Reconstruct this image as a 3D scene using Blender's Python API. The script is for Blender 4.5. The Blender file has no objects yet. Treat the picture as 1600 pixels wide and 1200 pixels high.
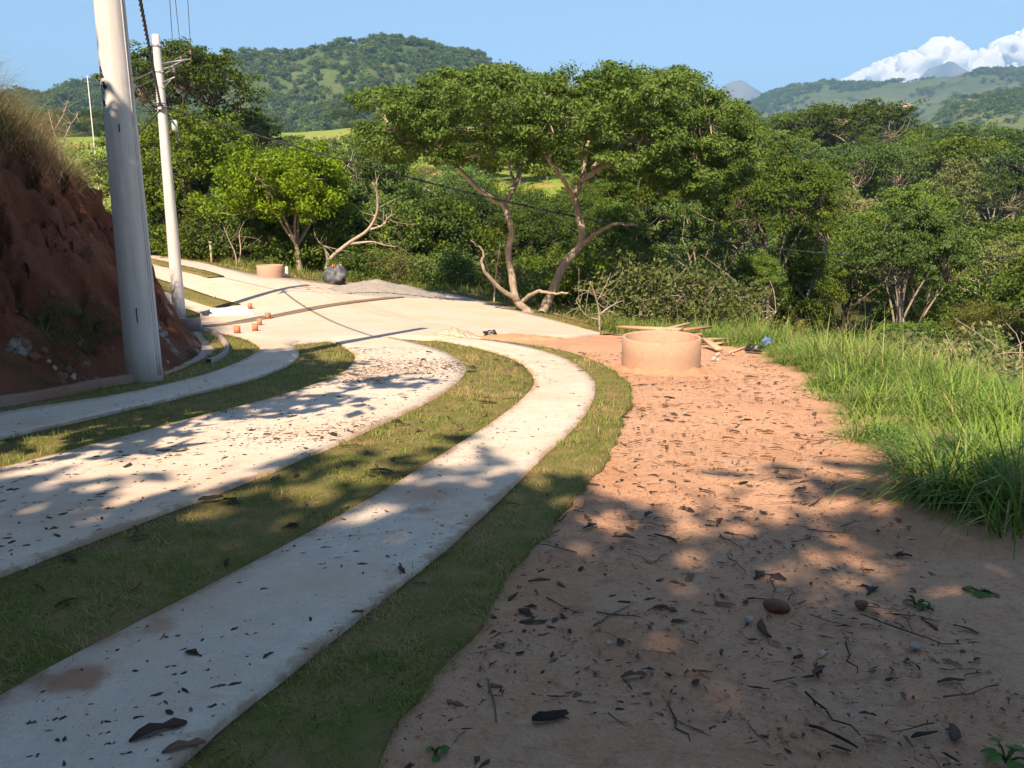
import bpy, math, random
import numpy as np
from mathutils import Vector, Matrix

# ------------------------------------------------------------------ camera, sky, sun, exposure
scene = bpy.context.scene
COL = scene.collection
CAM_H = 1.6
F_PX, HORIZON = 1256.0, 340.0            # focal length and horizon row of the 1600 x 1200 photograph
PITCH = math.atan((600 - HORIZON) / F_PX)
cd = bpy.data.cameras.new("camera")
cam = bpy.data.objects.new("camera", cd)
COL.objects.link(cam)
cam.location = (0, 0, CAM_H)
cam.rotation_euler = (math.pi / 2 - PITCH, 0, 0)
cd.sensor_width = 36.0
cd.lens = 36.0 * F_PX / 1600.0
cd.clip_start = 0.05
cd.clip_end = 60000
scene.camera = cam

SUN_EL = math.radians(45)
SUN_AZ = math.radians(16)                # light travels away from the camera, turned this much to the right
world = bpy.data.worlds.new("World")
scene.world = world
world.use_nodes = True
wn = world.node_tree
sky = wn.nodes.new("ShaderNodeTexSky")
sky.sky_type = 'NISHITA'
sky.sun_disc = False
sky.sun_elevation = SUN_EL
sky.sun_rotation = math.pi + SUN_AZ
sky.altitude = 500
sky.air_density = 1.05
sky.dust_density = 0.6
sky.ozone_density = 1.0
bg = wn.nodes["Background"]
bg.inputs["Strength"].default_value = 0.072
wn.links.new(sky.outputs[0], bg.inputs["Color"])

sd = bpy.data.lights.new("sun", 'SUN')
sd.energy = 5.0
sd.angle = math.radians(0.53)
sd.color = (1.0, 0.80, 0.60)
sun = bpy.data.objects.new("sun", sd)
COL.objects.link(sun)
L_DIR = Vector((math.sin(SUN_AZ) * math.cos(SUN_EL), math.cos(SUN_AZ) * math.cos(SUN_EL), -math.sin(SUN_EL)))
sun.rotation_euler = L_DIR.to_track_quat('-Z', 'Y').to_euler()
sun.location = (-20, -60, 60)

scene.view_settings.view_transform = 'Standard'
scene.view_settings.look = 'None'
scene.view_settings.exposure = 1.5
scene.view_settings.gamma = 1.0
scene.view_settings.use_curve_mapping = False
scene.cycles.use_denoising = True
scene.cycles.max_bounces = 5
scene.cycles.diffuse_bounces = 2
scene.cycles.glossy_bounces = 2
scene.cycles.transmission_bounces = 4
scene.cycles.volume_bounces = 0
scene.cycles.transparent_max_bounces = 4
scene.cycles.use_adaptive_sampling = True
scene.cycles.adaptive_threshold = 0.015

# ------------------------------------------------------------------ small helpers
RNG = np.random.default_rng(7)
cP, sP = math.cos(PITCH), math.sin(PITCH)


def ray(u, v):
    a, b = (u - 800) / F_PX, -(v - 600) / F_PX
    return np.array([a, cP + b * sP, -sP + b * cP])


def pt(u, v, depth):
    """the point seen at photograph pixel u, v that lies depth metres ahead"""
    d = ray(u, v)
    return np.array([0, 0, CAM_H]) + d * (depth / d[1])


def sstep(a, b, x):
    t = np.clip((np.asarray(x, float) - a) / (b - a), 0, 1)
    return t * t * (3 - 2 * t)


class TPS:
    def __init__(s, pts, lam=0.0):
        P = np.array(pts, float)
        s.P = P[:, :2]
        n = len(P)
        K = s._k(s.P, s.P) + lam * np.eye(n)
        Q = np.c_[np.ones(n), s.P]
        A = np.block([[K, Q], [Q.T, np.zeros((3, 3))]])
        s.w = np.linalg.solve(A, np.r_[P[:, 2], 0, 0, 0])

    @staticmethod
    def _k(a, b):
        r2 = ((a[:, None, :] - b[None, :, :]) ** 2).sum(-1)
        return 0.5 * r2 * np.log(r2 + 1e-9)

    def __call__(s, x, y):
        sh = np.shape(x)
        q = np.c_[np.ravel(x), np.ravel(y)].astype(float)
        out = np.empty(len(q))
        n = len(s.P)
        for i in range(0, len(q), 40000):
            c = q[i:i + 40000]
            out[i:i + 40000] = s._k(c, s.P) @ s.w[:n] + s.w[n] + c @ s.w[n + 1:]
        return out.reshape(sh)


def hash2(i, j, seed):
    h = (i * 374761393 + j * 668265263 + seed * 974711) & 0xFFFFFFFF
    h = ((h ^ (h >> 13)) * 1274126177) & 0xFFFFFFFF
    return ((h ^ (h >> 16)) & 0xFFFF) / 65535.0


def vnoise(x, y, seed=0):
    x = np.asarray(x, float); y = np.asarray(y, float)
    i = np.floor(x).astype(np.int64); j = np.floor(y).astype(np.int64)
    fx = x - i; fy = y - j
    fx = fx * fx * (3 - 2 * fx); fy = fy * fy * (3 - 2 * fy)
    a = hash2(i, j, seed); b = hash2(i + 1, j, seed); c = hash2(i, j + 1, seed); d = hash2(i + 1, j + 1, seed)
    return (a * (1 - fx) + b * fx) * (1 - fy) + (c * (1 - fx) + d * fx) * fy - 0.5


def fbm(x, y, seed=0, octv=4):
    o = 0; a = 1.0; f = 1.0
    for k in range(octv):
        o = o + a * vnoise(np.asarray(x) * f + 17.3 * k, np.asarray(y) * f - 9.1 * k, seed + k)
        a *= 0.5; f *= 2.03
    return o


def seg_dist(x, y, poly, closed=False):
    """distance to a polyline"""
    P = np.asarray(poly, float)
    if closed:
        P = np.r_[P, P[:1]]
    x = np.asarray(x, float); y = np.asarray(y, float)
    best = np.full(x.shape, 1e18)
    for (ax, ay), (bx, by) in zip(P[:-1], P[1:]):
        dx, dy = bx - ax, by - ay
        t = np.clip(((x - ax) * dx + (y - ay) * dy) / (dx * dx + dy * dy + 1e-12), 0, 1)
        best = np.minimum(best, (x - ax - t * dx) ** 2 + (y - ay - t * dy) ** 2)
    return np.sqrt(best)


def inside(x, y, poly):
    P = np.asarray(poly, float)
    x = np.asarray(x, float); y = np.asarray(y, float)
    r = np.zeros(x.shape, bool)
    for (ax, ay), (bx, by) in zip(P, np.roll(P, -1, 0)):
        c = (ay > y) != (by > y)
        xi = (bx - ax) * (y - ay) / (by - ay + 1e-15) + ax
        r ^= c & (x < xi)
    return r


def sdf(x, y, poly):
    """negative inside"""
    return np.where(inside(x, y, poly), -1, 1) * seg_dist(x, y, poly, True)


def resample(P, n):
    P = np.asarray(P, float)
    d = np.r_[0, np.cumsum(np.linalg.norm(np.diff(P, axis=0), axis=1))]
    t = np.linspace(0, d[-1], n)
    return np.c_[tuple(np.interp(t, d, P[:, k]) for k in range(P.shape[1]))]


def smooth(P, it=2):
    """Chaikin corner cutting, ends kept"""
    P = np.asarray(P, float)
    for _ in range(it):
        a = P[:-1] * 0.75 + P[1:] * 0.25
        b = P[:-1] * 0.25 + P[1:] * 0.75
        Q = np.empty((2 * len(a), P.shape[1])); Q[0::2] = a; Q[1::2] = b
        P = np.r_[P[:1], Q, P[-1:]]
    return P


def catmull(P, n=8):
    P = np.asarray(P, float)
    Q = np.r_[2 * P[:1] - P[1:2], P, 2 * P[-1:] - P[-2:-1]]
    out = []
    for i in range(1, len(Q) - 2):
        for t in np.linspace(0, 1, n, endpoint=False):
            a, b, c, d = Q[i - 1], Q[i], Q[i + 1], Q[i + 2]
            out.append(0.5 * ((2 * b) + (-a + c) * t + (2 * a - 5 * b + 4 * c - d) * t * t + (-a + 3 * b - 3 * c + d) * t ** 3))
    out.append(P[-1])
    return np.array(out)


# ------------------------------------------------------------------ mesh helpers
def raw_mesh(name, V, Fq, smooth_shade=False, attrs=None):
    """V (n,3); Fq list/array of equal-length faces, or a list of such arrays"""
    me = bpy.data.meshes.new(name)
    groups = Fq if isinstance(Fq, list) else [Fq]
    groups = [np.asarray(g, np.int32) for g in groups if len(g)]
    V = np.asarray(V, np.float32)
    me.vertices.add(len(V)); me.vertices.foreach_set("co", V.ravel())
    nl = sum(g.size for g in groups); nf = sum(len(g) for g in groups)
    me.loops.add(nl); me.polygons.add(nf)
    me.loops.foreach_set("vertex_index", np.concatenate([g.ravel() for g in groups]))
    st = []; off = 0
    for g in groups:
        k = g.shape[1]
        st.append(off + np.arange(len(g)) * k); off += g.size
    me.polygons.foreach_set("loop_start", np.concatenate(st).astype(np.int32))
    if smooth_shade:
        me.polygons.foreach_set("use_smooth", np.ones(nf, bool))
    me.update(calc_edges=True)
    for k, a in (attrs or {}).items():
        a = np.asarray(a, np.float32)
        if a.ndim == 1:
            at = me.attributes.new(k, 'FLOAT', 'POINT'); at.data.foreach_set("value", a)
        else:
            at = me.attributes.new(k, 'FLOAT_VECTOR', 'POINT'); at.data.foreach_set("vector", a.ravel())
    return me


class MB:
    """collects shapes, then becomes ONE mesh object"""
    def __init__(s):
        s.V = []; s.F = {}; s.n = 0

    def add(s, V, faces):
        V = np.asarray(V, float)
        for f in faces:
            s.F.setdefault(len(f), []).append([i + s.n for i in f])
        s.V.append(V); s.n += len(V)
        return s

    def box(s, c, size, rz=0.0, rot=None, bevel=0.0):
        sx, sy, sz = [k / 2 for k in size]
        if bevel > 0:
            b = bevel
            V = []
            for z, ins in ((-sz, b), (-sz + b, 0), (sz - b, 0), (sz, b)):
                for x, y in ((-1, -1), (1, -1), (1, 1), (-1, 1)):
                    V.append((x * (sx - ins), y * (sy - ins), z))
            V = np.array(V)
            Fc = [(3, 2, 1, 0), (12, 13, 14, 15)]
            for k in range(3):
                for i in range(4):
                    j = (i + 1) % 4
                    Fc.append((k * 4 + i, k * 4 + j, k * 4 + 4 + j, k * 4 + 4 + i))
        else:
            V = np.array([(x, y, z) for z in (-sz, sz) for x, y in ((-sx, -sy), (sx, -sy), (sx, sy), (-sx, sy))])
            Fc = [(3, 2, 1, 0), (4, 5, 6, 7), (0, 1, 5, 4), (1, 2, 6, 5), (2, 3, 7, 6), (3, 0, 4, 7)]
        if rot is None:
            c_, s_ = math.cos(rz), math.sin(rz)
            R = np.array([[c_, -s_, 0], [s_, c_, 0], [0, 0, 1]])
        else:
            R = np.array(rot)
        return s.add(V @ R.T + np.asarray(c), Fc)

    def tube(s, path, rad, n=8, caps=True):
        P = np.asarray(path, float)
        m = len(P)
        rad = np.broadcast_to(np.asarray(rad, float), (m,))
        T = np.gradient(P, axis=0)
        T /= np.linalg.norm(T, axis=1)[:, None] + 1e-12
        ref = np.array([0, 0, 1.0]) if abs(T[0][2]) < 0.9 else np.array([1.0, 0, 0])
        N = np.cross(T[0], ref); N /= np.linalg.norm(N)
        V = []
        ang = np.linspace(0, 2 * np.pi, n, endpoint=False)
        for i in range(m):
            N = N - T[i] * (N @ T[i]); N /= np.linalg.norm(N) + 1e-12
            B = np.cross(T[i], N)
            V.append(P[i] + rad[i] * (np.cos(ang)[:, None] * N + np.sin(ang)[:, None] * B))
        V = np.concatenate(V)
        Fc = []
        for i in range(m - 1):
            for k in range(n):
                k2 = (k + 1) % n
                Fc.append((i * n + k, i * n + k2, (i + 1) * n + k2, (i + 1) * n + k))
        if caps:
            Fc.append(tuple(range(n - 1, -1, -1)))
            Fc.append(tuple((m - 1) * n + k for k in range(n)))
        return s.add(V, Fc)

    def lathe(s, prof, n=24, c=(0, 0, 0)):
        V = []
        for r, z in prof:
            for k in range(n):
                a = 2 * math.pi * k / n
                V.append((r * math.cos(a) + c[0], r * math.sin(a) + c[1], z + c[2]))
        Fc = []
        for i in range(len(prof) - 1):
            for k in range(n):
                k2 = (k + 1) % n
                Fc.append((i * n + k, i * n + k2, (i + 1) * n + k2, (i + 1) * n + k))
        return s.add(V, Fc)

    def build(s, name, material, parent=None, smooth_shade=False, loc=None):
        V = np.concatenate(s.V)
        me = raw_mesh(name, V, [np.array(f) for f in s.F.values()], smooth_shade)
        return link(name, me, material, parent, loc)


def link(name, me, material=None, parent=None, loc=None):
    if material is not None and not me.materials:
        me.materials.append(material)
    o = bpy.data.objects.new(name, me)
    COL.objects.link(o)
    if parent is not None:
        o.parent = parent
    if loc is not None:
        o.location = loc
    return o


def tag(o, label=None, cat=None, group=None, kind=None):
    if label: o["label"] = label
    if cat: o["category"] = cat
    if group: o["group"] = group
    if kind: o["kind"] = kind
    return o


def thing(name, label, cat, loc=(0, 0, 0), rz=0.0, group=None):
    o = bpy.data.objects.new(name, None)
    o.empty_display_size = 0.2
    COL.objects.link(o)
    o.location = loc
    o.rotation_euler = (0, 0, rz)
    return tag(o, label, cat, group)


def grid_mesh(name, X, Y, Z, attrs=None, smooth_shade=True):
    ny, nx = X.shape
    V = np.c_[X.ravel(), Y.ravel(), Z.ravel()]
    i = np.arange(ny * nx).reshape(ny, nx)
    Q = np.c_[i[:-1, :-1].ravel(), i[:-1, 1:].ravel(), i[1:, 1:].ravel(), i[1:, :-1].ravel()]
    return raw_mesh(name, V, Q, smooth_shade, attrs)


# ------------------------------------------------------------------ material helpers
class NT:
    def __init__(s, name):
        s.m = bpy.data.materials.new(name)
        s.m.use_nodes = True
        s.t = s.m.node_tree
        s.b = s.t.nodes["Principled BSDF"]
        s.out = s.t.nodes["Material Output"]
        s._obj = None

    def n(s, typ, **kw):
        nd = s.t.nodes.new(typ)
        for k, v in kw.items():
            setattr(nd, k, v)
        return nd

    def l(s, a, b):
        s.t.links.new(a, b)

    def put(s, sock, v):
        if hasattr(v, 'links') or isinstance(v, bpy.types.NodeSocket):
            s.l(v, sock)
        else:
            if isinstance(v, (tuple, list)) and len(v) == 3 and sock.type == 'RGBA':
                v = (*v, 1)
            sock.default_value = v

    def pos(s):
        if s._obj is None:
            s._obj = s.n("ShaderNodeNewGeometry").outputs["Position"]
        return s._obj

    def objco(s):
        return s.n("ShaderNodeTexCoord").outputs["Object"]

    def noise(s, scale, detail=4, rough=0.55, vec=None, dist=0.0, dims='3D'):
        nd = s.n("ShaderNodeTexNoise")
        nd.noise_dimensions = dims
        nd.inputs["Scale"].default_value = scale
        nd.inputs["Detail"].default_value = detail
        nd.inputs["Roughness"].default_value = rough
        nd.inputs["Distortion"].default_value = dist
        s.l(vec if vec is not None else s.pos(), nd.inputs["Vector"])
        return nd.outputs["Fac"]

    def voro(s, scale, vec=None, feature='F1'):
        nd = s.n("ShaderNodeTexVoronoi")
        nd.feature = feature
        nd.inputs["Scale"].default_value = scale
        s.l(vec if vec is not None else s.pos(), nd.inputs["Vector"])
        return nd.outputs["Distance"]

    def ramp(s, fac, a, b, lo=0.0, hi=1.0):
        nd = s.n("ShaderNodeMapRange")
        nd.interpolation_type = 'SMOOTHSTEP'
        s.put(nd.inputs["Value"], fac)
        nd.inputs["From Min"].default_value = a
        nd.inputs["From Max"].default_value = b
        nd.inputs["To Min"].default_value = lo
        nd.inputs["To Max"].default_value = hi
        return nd.outputs["Result"]

    def mix(s, fac, a, b, blend='MIX'):
        nd = s.n("ShaderNodeMix")
        nd.data_type = 'RGBA'
        nd.blend_type = blend
        s.put(nd.inputs["Factor"], fac)
        s.put(nd.inputs[6], a)
        s.put(nd.inputs[7], b)
        return nd.outputs[2]

    def math(s, op, a, b=0.0, c=None):
        nd = s.n("ShaderNodeMath")
        nd.operation = op
        s.put(nd.inputs[0], a)
        s.put(nd.inputs[1], b)
        if c is not None:
            s.put(nd.inputs[2], c)
        return nd.outputs[0]

    def attr(s, name):
        nd = s.n("ShaderNodeAttribute")
        nd.attribute_name = name
        return nd.outputs["Fac"]

    def rnd(s):
        return s.n("ShaderNodeObjectInfo").outputs["Random"]

    def bump(s, h, strength=0.5, dist=0.02):
        nd = s.n("ShaderNodeBump")
        nd.inputs["Strength"].default_value = strength
        nd.inputs["Distance"].default_value = dist
        s.l(h, nd.inputs["Height"])
        s.l(nd.outputs[0], s.b.inputs["Normal"])

    def done(s, col=None, rough=0.8, spec=0.3, metal=0.0):
        if col is not None:
            s.put(s.b.inputs["Base Color"], col)
        s.put(s.b.inputs["Roughness"], rough)
        s.put(s.b.inputs["Specular IOR Level"], spec)
        s.b.inputs["Metallic"].default_value = metal
        return s.m

    def blob(s, x, y, r, warp=0.4, scale=3.0):
        """1 inside a ragged patch around world x, y"""
        nd = s.n("ShaderNodeVectorMath"); nd.operation = 'MULTIPLY'
        s.l(s.pos(), nd.inputs[0]); nd.inputs[1].default_value = (1, 1, 0)
        d = s.n("ShaderNodeVectorMath"); d.operation = 'DISTANCE'
        s.l(nd.outputs[0], d.inputs[0]); d.inputs[1].default_value = (x, y, 0)
        w = s.math('MULTIPLY_ADD', s.noise(scale, 4, 0.65), warp, d.outputs["Value"])
        return s.ramp(w, r + warp * 0.5, r * 0.3 + warp * 0.5)


def plain(name, col, rough=0.7, var=0.15, scale=20.0, spec=0.3, metal=0.0, bump=0.0, bscale=60.0):
    t = NT(name)
    oc = t.objco()
    f = t.noise(scale, 4, 0.6, oc)
    c = t.mix(f, tuple(k * (1 - var) for k in col), tuple(min(1, k * (1 + var)) for k in col))
    if bump:
        t.bump(t.noise(bscale, 4, 0.6, oc), bump, 0.01)
    return t.done(c, rough, spec, metal)

# ------------------------------------------------------------------ terrain heights
def ctrl(u, v, d):
    p = pt(u, v, d)
    return (p[0], p[1], p[2])


_near = [(x, y, -0.01 * x - 0.062 * y) for x in (-9, -4, 1, 6) for y in (-12, -5, 1, 6, 11, 15)]
_near += [(-7, 18, -0.062 * 18 + .07), (0, 19, -1.2), (4, 19, -1.26)]
_near += [ctrl(281, 498, 23.5), ctrl(417, 431, 31), ctrl(240, 399, 46), ctrl(327, 412, 37), ctrl(160, 367, 75),
          ctrl(520, 446, 32), ctrl(690, 458, 32), ctrl(850, 494, 27), ctrl(940, 523, 22.5), ctrl(520, 486, 24.5)]
R = TPS(_near, 0.02)
V = TPS([(8, 5, -3), (12, 12, -6), (20, 25, -10), (8, 28, -5), (3, 36, -4.5), (30, 20, -12), (35, 45, -11), (15, 50, -8),
         (-5, 45, -3.2), (-12, 55, -2), (-25, 70, 0), (0, 75, -3), (40, 80, -4), (70, 50, -7), (0, 110, 4), (-30, 110, 4),
         (60, 120, 4), (110, 90, 0), (0, 160, 13), (-60, 170, 13), (70, 170, 10), (140, 140, 6), (0, 230, 25), (-90, 250, 26),
         (90, 230, 14), (190, 200, 6), (-60, 100, 2), (-100, 120, 5), (-120, 60, 8), (-30, 0, 3), (-30, -30, 8), (10, -20, 0),
         (30, -20, -8), (120, 20, -10), (200, 60, 0), (-200, 100, 15), (0, 420, 22), (350, 350, 12), (-350, 350, 25),
         (450, 0, 0), (-450, 0, 20), (0, -300, 10), (-48, 90, 1)], 0.5)

PLATFORM = [(-45, -14), (2.6, -14), (2.7, 0), (2.9, 2), (3.7, 5), (4.6, 9), (5.5, 13), (5.2, 17), (4.0, 20.5), (3.1, 22.9), (2.0, 27.6),
            (-2.3, 33), (-7.5, 34), (-10, 35), (-14, 40), (-21, 49), (-34, 67), (-60, 96), (-72, 88), (-40, 40), (-45, -14)]


def Z(x, y):
    x = np.asarray(x, float); y = np.asarray(y, float)
    sh = x.shape
    x = x.ravel(); y = y.ravel()
    s = sdf(x, y, PLATFORM)
    w = sstep(0.2, 10, s)
    z = np.where(s < 20, R(np.clip(x, -80, 40), np.clip(y, -30, 110)), 0)
    rr = np.hypot(x, y)
    k = np.minimum(1, 520 / (rr + 1e-6))
    zv = V(x * k, y * k) + fbm(x / 23, y / 23, 5, 3) * 2.2 * sstep(10, 60, s)
    far = sstep(380, 900, rr)
    zv = zv * (1 - far) + 8 * far
    return (z * (1 - w) + zv * w).reshape(sh)


def Z1(x, y):
    return float(Z(np.array([x]), np.array([y]))[0])


def W(u, v, dz=0.0):
    """photograph pixel -> the point of the ground seen there"""
    d = ray(u, v)
    t = np.linspace(1.2, 130, 1600)
    P = np.array([0, 0, CAM_H]) + t[:, None] * d
    f = P[:, 2] - R(P[:, 0], P[:, 1])
    k = np.argmax(f < 0) if (f < 0).any() else len(t) - 1
    k = max(k, 1)
    a = f[k - 1] / (f[k - 1] - f[k] + 1e-12)
    p = P[k - 1] * (1 - a) + P[k] * a
    p[2] += dz
    return p


def Wl(pts):
    return np.array([W(*q)[:2] for q in pts])


# ------------------------------------------------------------------ materials of the setting
def m_ground():
    t = NT("ground_earth_and_pasture")
    dirt = t.attr("dirt"); wood = t.attr("wood")
    # bare red earth
    n1 = t.noise(0.45, 5, 0.6); n2 = t.noise(3.0, 6, 0.65); n3 = t.noise(38, 4, 0.7); n4 = t.voro(70)
    c = t.mix(t.ramp(n1, 0.35, 0.65), (0.60, 0.36, 0.222), (0.52, 0.285, 0.165))
    c = t.mix(t.ramp(n2, 0.45, 0.75, 0, 0.6), c, (0.61, 0.42, 0.29))
    c = t.mix(t.ramp(n3, 0.52, 0.75, 0, 0.55), c, (0.27, 0.13, 0.08))
    c = t.mix(t.ramp(n4, 0.16, 0.05, 0, 0.35), c, (0.62, 0.48, 0.38))
    n5 = t.noise(11, 5, 0.75, None, 0.8); n6 = t.noise(140, 3, 0.75)
    c = t.mix(t.ramp(n5, 0.50, 0.66, 0, 0.75), c, (0.41, 0.215, 0.13))
    c = t.mix(t.ramp(n5, 0.42, 0.30, 0, 0.5), c, (0.62, 0.43, 0.305))
    c = t.mix(t.ramp(n6, 0.55, 0.68, 0, 0.6), c, (0.22, 0.11, 0.07))
    # pasture
    g1 = t.noise(0.03, 4, 0.6); g2 = t.noise(0.6, 5, 0.7)
    g = t.mix(t.ramp(g1, 0.4, 0.6), (0.16, 0.235, 0.03), (0.21, 0.24, 0.055))
    g = t.mix(t.ramp(g2, 0.45, 0.8, 0, 0.5), g, (0.23, 0.20, 0.07))
    bare = t.ramp(t.noise(0.05, 4, 0.6), 0.60, 0.68)
    g = t.mix(bare, g, (0.36, 0.19, 0.09))
    # wood floor
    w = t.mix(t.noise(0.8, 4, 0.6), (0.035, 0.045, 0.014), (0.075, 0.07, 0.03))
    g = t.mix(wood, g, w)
    edge = t.math('ADD', dirt, t.math('MULTIPLY', t.math('SUBTRACT', t.noise(2.2, 4, 0.6), 0.5), 0.5))
    c = t.mix(t.ramp(edge, 0.4, 0.6), g, c)
    h = t.math('ADD', t.math('ADD', t.math('MULTIPLY', n2, 0.6), t.math('MULTIPLY', n3, 0.3)), t.math('ADD', t.math('MULTIPLY', n5, 0.5), t.math('MULTIPLY', n6, 0.12)))
    t.bump(h, 0.9, 0.06)
    return t.done(c, 0.95, 0.1)


def m_concrete(name, base, dusty, dust_amt, stains=(), edge_soil=0.0):
    t = NT(name)
    n1 = t.noise(0.7, 5, 0.6); n2 = t.noise(9, 6, 0.7); n3 = t.noise(120, 3, 0.7)
    c = t.mix(t.ramp(n2, 0.3, 0.75), tuple(k * 0.9 for k in base), tuple(k * 1.06 for k in base))
    c = t.mix(t.ramp(n1, 0.40, 0.68, 0, dust_amt), c, dusty)
    c = t.mix(t.ramp(n3, 0.56, 0.66, 0, 0.55), c, tuple(k * 0.45 for k in base))
    n4 = t.noise(2.6, 6, 0.75, None, 1.2); n5 = t.noise(45, 5, 0.8)
    c = t.mix(t.ramp(n4, 0.54, 0.70, 0, 0.55), c, tuple(k * q for k, q in zip(dusty, (.78, .70, .62))))
    c = t.mix(t.ramp(n5, 0.57, 0.70, 0, 0.5), c, tuple(k * 0.5 for k in base))
    ed = t.math('SUBTRACT', t.attr("edge"), t.math('MULTIPLY', t.math('SUBTRACT', t.noise(3.5, 5, 0.7), 0.42), 0.55))
    c = t.mix(t.math('MULTIPLY', t.ramp(ed, 0.02, -0.05), edge_soil), c, (0.36, 0.215, 0.13))
    for (x, y, r, a) in stains:
        c = t.mix(t.math('MULTIPLY', t.blob(x, y, r), a), c, (0.34, 0.16, 0.085))
    t.bump(t.math('ADD', t.math('MULTIPLY', n3, 0.3), t.math('MULTIPLY', n2, 0.5)), 0.3, 0.015)
    return t.done(c, 0.85, 0.25)


def m_lawn():
    t = NT("turf_soil")
    n = t.noise(5, 5, 0.65)
    c = t.mix(t.ramp(n, 0.35, 0.7), (0.12, 0.125, 0.035), (0.22, 0.155, 0.07))
    c = t.mix(t.ramp(t.noise(1.1, 4, 0.6), 0.58, 0.72, 0, 0.7), c, (0.30, 0.16, 0.08))
    t.bump(t.noise(60, 3, 0.6), 0.5, 0.02)
    return t.done(c, 0.95, 0.1)


def m_bank():
    t = NT("red_cut_earth")
    mp = t.n("ShaderNodeMapping"); mp.inputs["Scale"].default_value = (1, 1, 0.35)
    t.l(t.pos(), mp.inputs["Vector"]); v = mp.outputs[0]
    n1 = t.noise(0.9, 6, 0.65, v, 0.6); n2 = t.noise(6, 6, 0.7); n3 = t.noise(35, 4, 0.7)
    c = t.mix(t.ramp(n1, 0.35, 0.65), (0.30, 0.118, 0.066), (0.185, 0.070, 0.042))
    c = t.mix(t.ramp(n2, 0.55, 0.8, 0, 0.6), c, (0.40, 0.195, 0.105))
    c = t.mix(t.ramp(n3, 0.6, 0.8, 0, 0.4), c, (0.12, 0.05, 0.035))
    toe = t.attr("toe")
    c = t.mix(t.math('MULTIPLY', toe, t.ramp(t.noise(1.6, 5, 0.7), 0.56, 0.66)), c, (0.50, 0.44, 0.40))
    c = t.mix(t.math('MULTIPLY', toe, t.ramp(t.noise(0.55, 4, 0.6), 0.50, 0.62, 0, 0.8)), c, (0.06, 0.075, 0.03))
    t.bump(t.math('ADD', t.math('MULTIPLY', n2, 0.8), t.math('MULTIPLY', n3, 0.5)), 1.0, 0.12)
    top = t.attr("top")
    c = t.mix(top, c, (0.19, 0.14, 0.06))
    return t.done(c, 0.95, 0.1)


M_GROUND = m_ground()
M_LAWN = m_lawn()
M_BANK = m_bank()

# ------------------------------------------------------------------ ground sheet
def build_ground():
    def ax(lo, hi, k, n):
        s = np.linspace(math.asinh(lo / k), math.asinh(hi / k), n)
        return np.sinh(s) * k
    X, Y = np.meshgrid(ax(-8500, 8500, 3.2, 350) + 1.5, ax(-6500, 9500, 4.0, 370) + 6)
    Zg = Z(X, Y)
    s = sdf(X, Y, PLATFORM)
    # small relief of the trampled earth
    near = sstep(40, 12, np.hypot(X, Y))
    Zg = Zg + near * (fbm(X * 1.3, Y * 1.3, 3, 4) * 0.035 + fbm(X * 5, Y * 5, 4, 3) * 0.012) - 0.012
    dirt = sstep(1.2, -0.4, s)
    dirt = np.maximum(dirt, 0)
    # woodland floor: right of and beyond the platform; pasture on the far slope and to the left
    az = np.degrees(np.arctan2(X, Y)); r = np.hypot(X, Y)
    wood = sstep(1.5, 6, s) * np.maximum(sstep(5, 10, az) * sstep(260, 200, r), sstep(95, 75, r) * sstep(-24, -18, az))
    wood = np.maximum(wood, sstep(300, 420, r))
    me = grid_mesh("ground", X, Y, Zg, {"dirt": dirt.ravel(), "wood": wood.ravel()})
    tag(link("ground", me, M_GROUND), kind="structure")


build_ground()

# ------------------------------------------------------------------ paving, lawns
def ext(px, before=(), after=()):
    P = Wl(px)
    if len(before): P = np.r_[np.array(before, float), P]
    if len(after): P = np.r_[P, np.array(after, float)]
    return smooth(P, 3)


S3I = ext([(0, 1102), (175, 1010), (350, 917), (500, 835), (600, 777), (680, 725), (755, 677), (805, 640), (830, 615), (837, 600), (827, 580), (805, 565), (780, 555), (730, 542), (680, 534)],
          [(-3.3, -7), (-2.7, -1)])
S3O = ext([(305, 1180), (440, 1075), (600, 945), (700, 865), (790, 779), (842, 725), (880, 690), (915, 655), (930, 622), (931, 602), (917, 587), (892, 567), (855, 552), (780, 536), (717, 530)],
          [(-2.4, -7), (-1.8, -1.2)])
S2R = ext([(0, 910), (150, 850), (330, 783), (480, 720), (555, 687), (650, 642), (692, 620), (731, 587), (725, 572), (700, 554), (655, 540), (610, 530)],
          [(-4.4, -7), (-3.7, 0)])
S2L = ext([(0, 740), (150, 702), (262, 670), (400, 635), (467, 615), (535, 590), (552, 572), (557, 560), (547, 550), (530, 540), (512, 535)],
          [(-6.2, -7), (-5.4, 1)])
S1R = ext([(0, 692), (137, 660), (262, 630), (380, 602), (430, 585), (460, 570), (471, 555), (455, 541)], [(-7.1, -7), (-6.3, 1.5)])
S1L = ext([(0, 650), (100, 635), (200, 620), (325, 590), (380, 567), (400, 555), (409, 547), (395, 537), (376, 529), (321, 518)],
          [(-8.2, -7), (-7.3, 2)])
DIRT = ext([(590, 1190), (680, 1075), (770, 940), (870, 808), (950, 725), (962, 690), (982, 640), (987, 610), (980, 597), (942, 570), (892, 552), (830, 540), (755, 531)],
           [(-1.5, -7), (-0.85, -1)])
DIRT = resample(DIRT, 420)
DIRT += np.c_[fbm(DIRT[:, 1] * 5, DIRT[:, 0] * 5, 90, 4) * .07, fbm(DIRT[:, 1] * 5 + 9, DIRT[:, 0] * 5, 91, 4) * .06]
FOOT = ext([(0, 634), (100, 615), (200, 594), (250, 583), (300, 563), (318, 548), (312, 530), (296, 514), (270, 505), (236, 478)],
           [(-10, -14), (-8.9, -6), (-7.9, 2)], [(-14, 28), (-20, 34), (-32, 46)])


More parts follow.
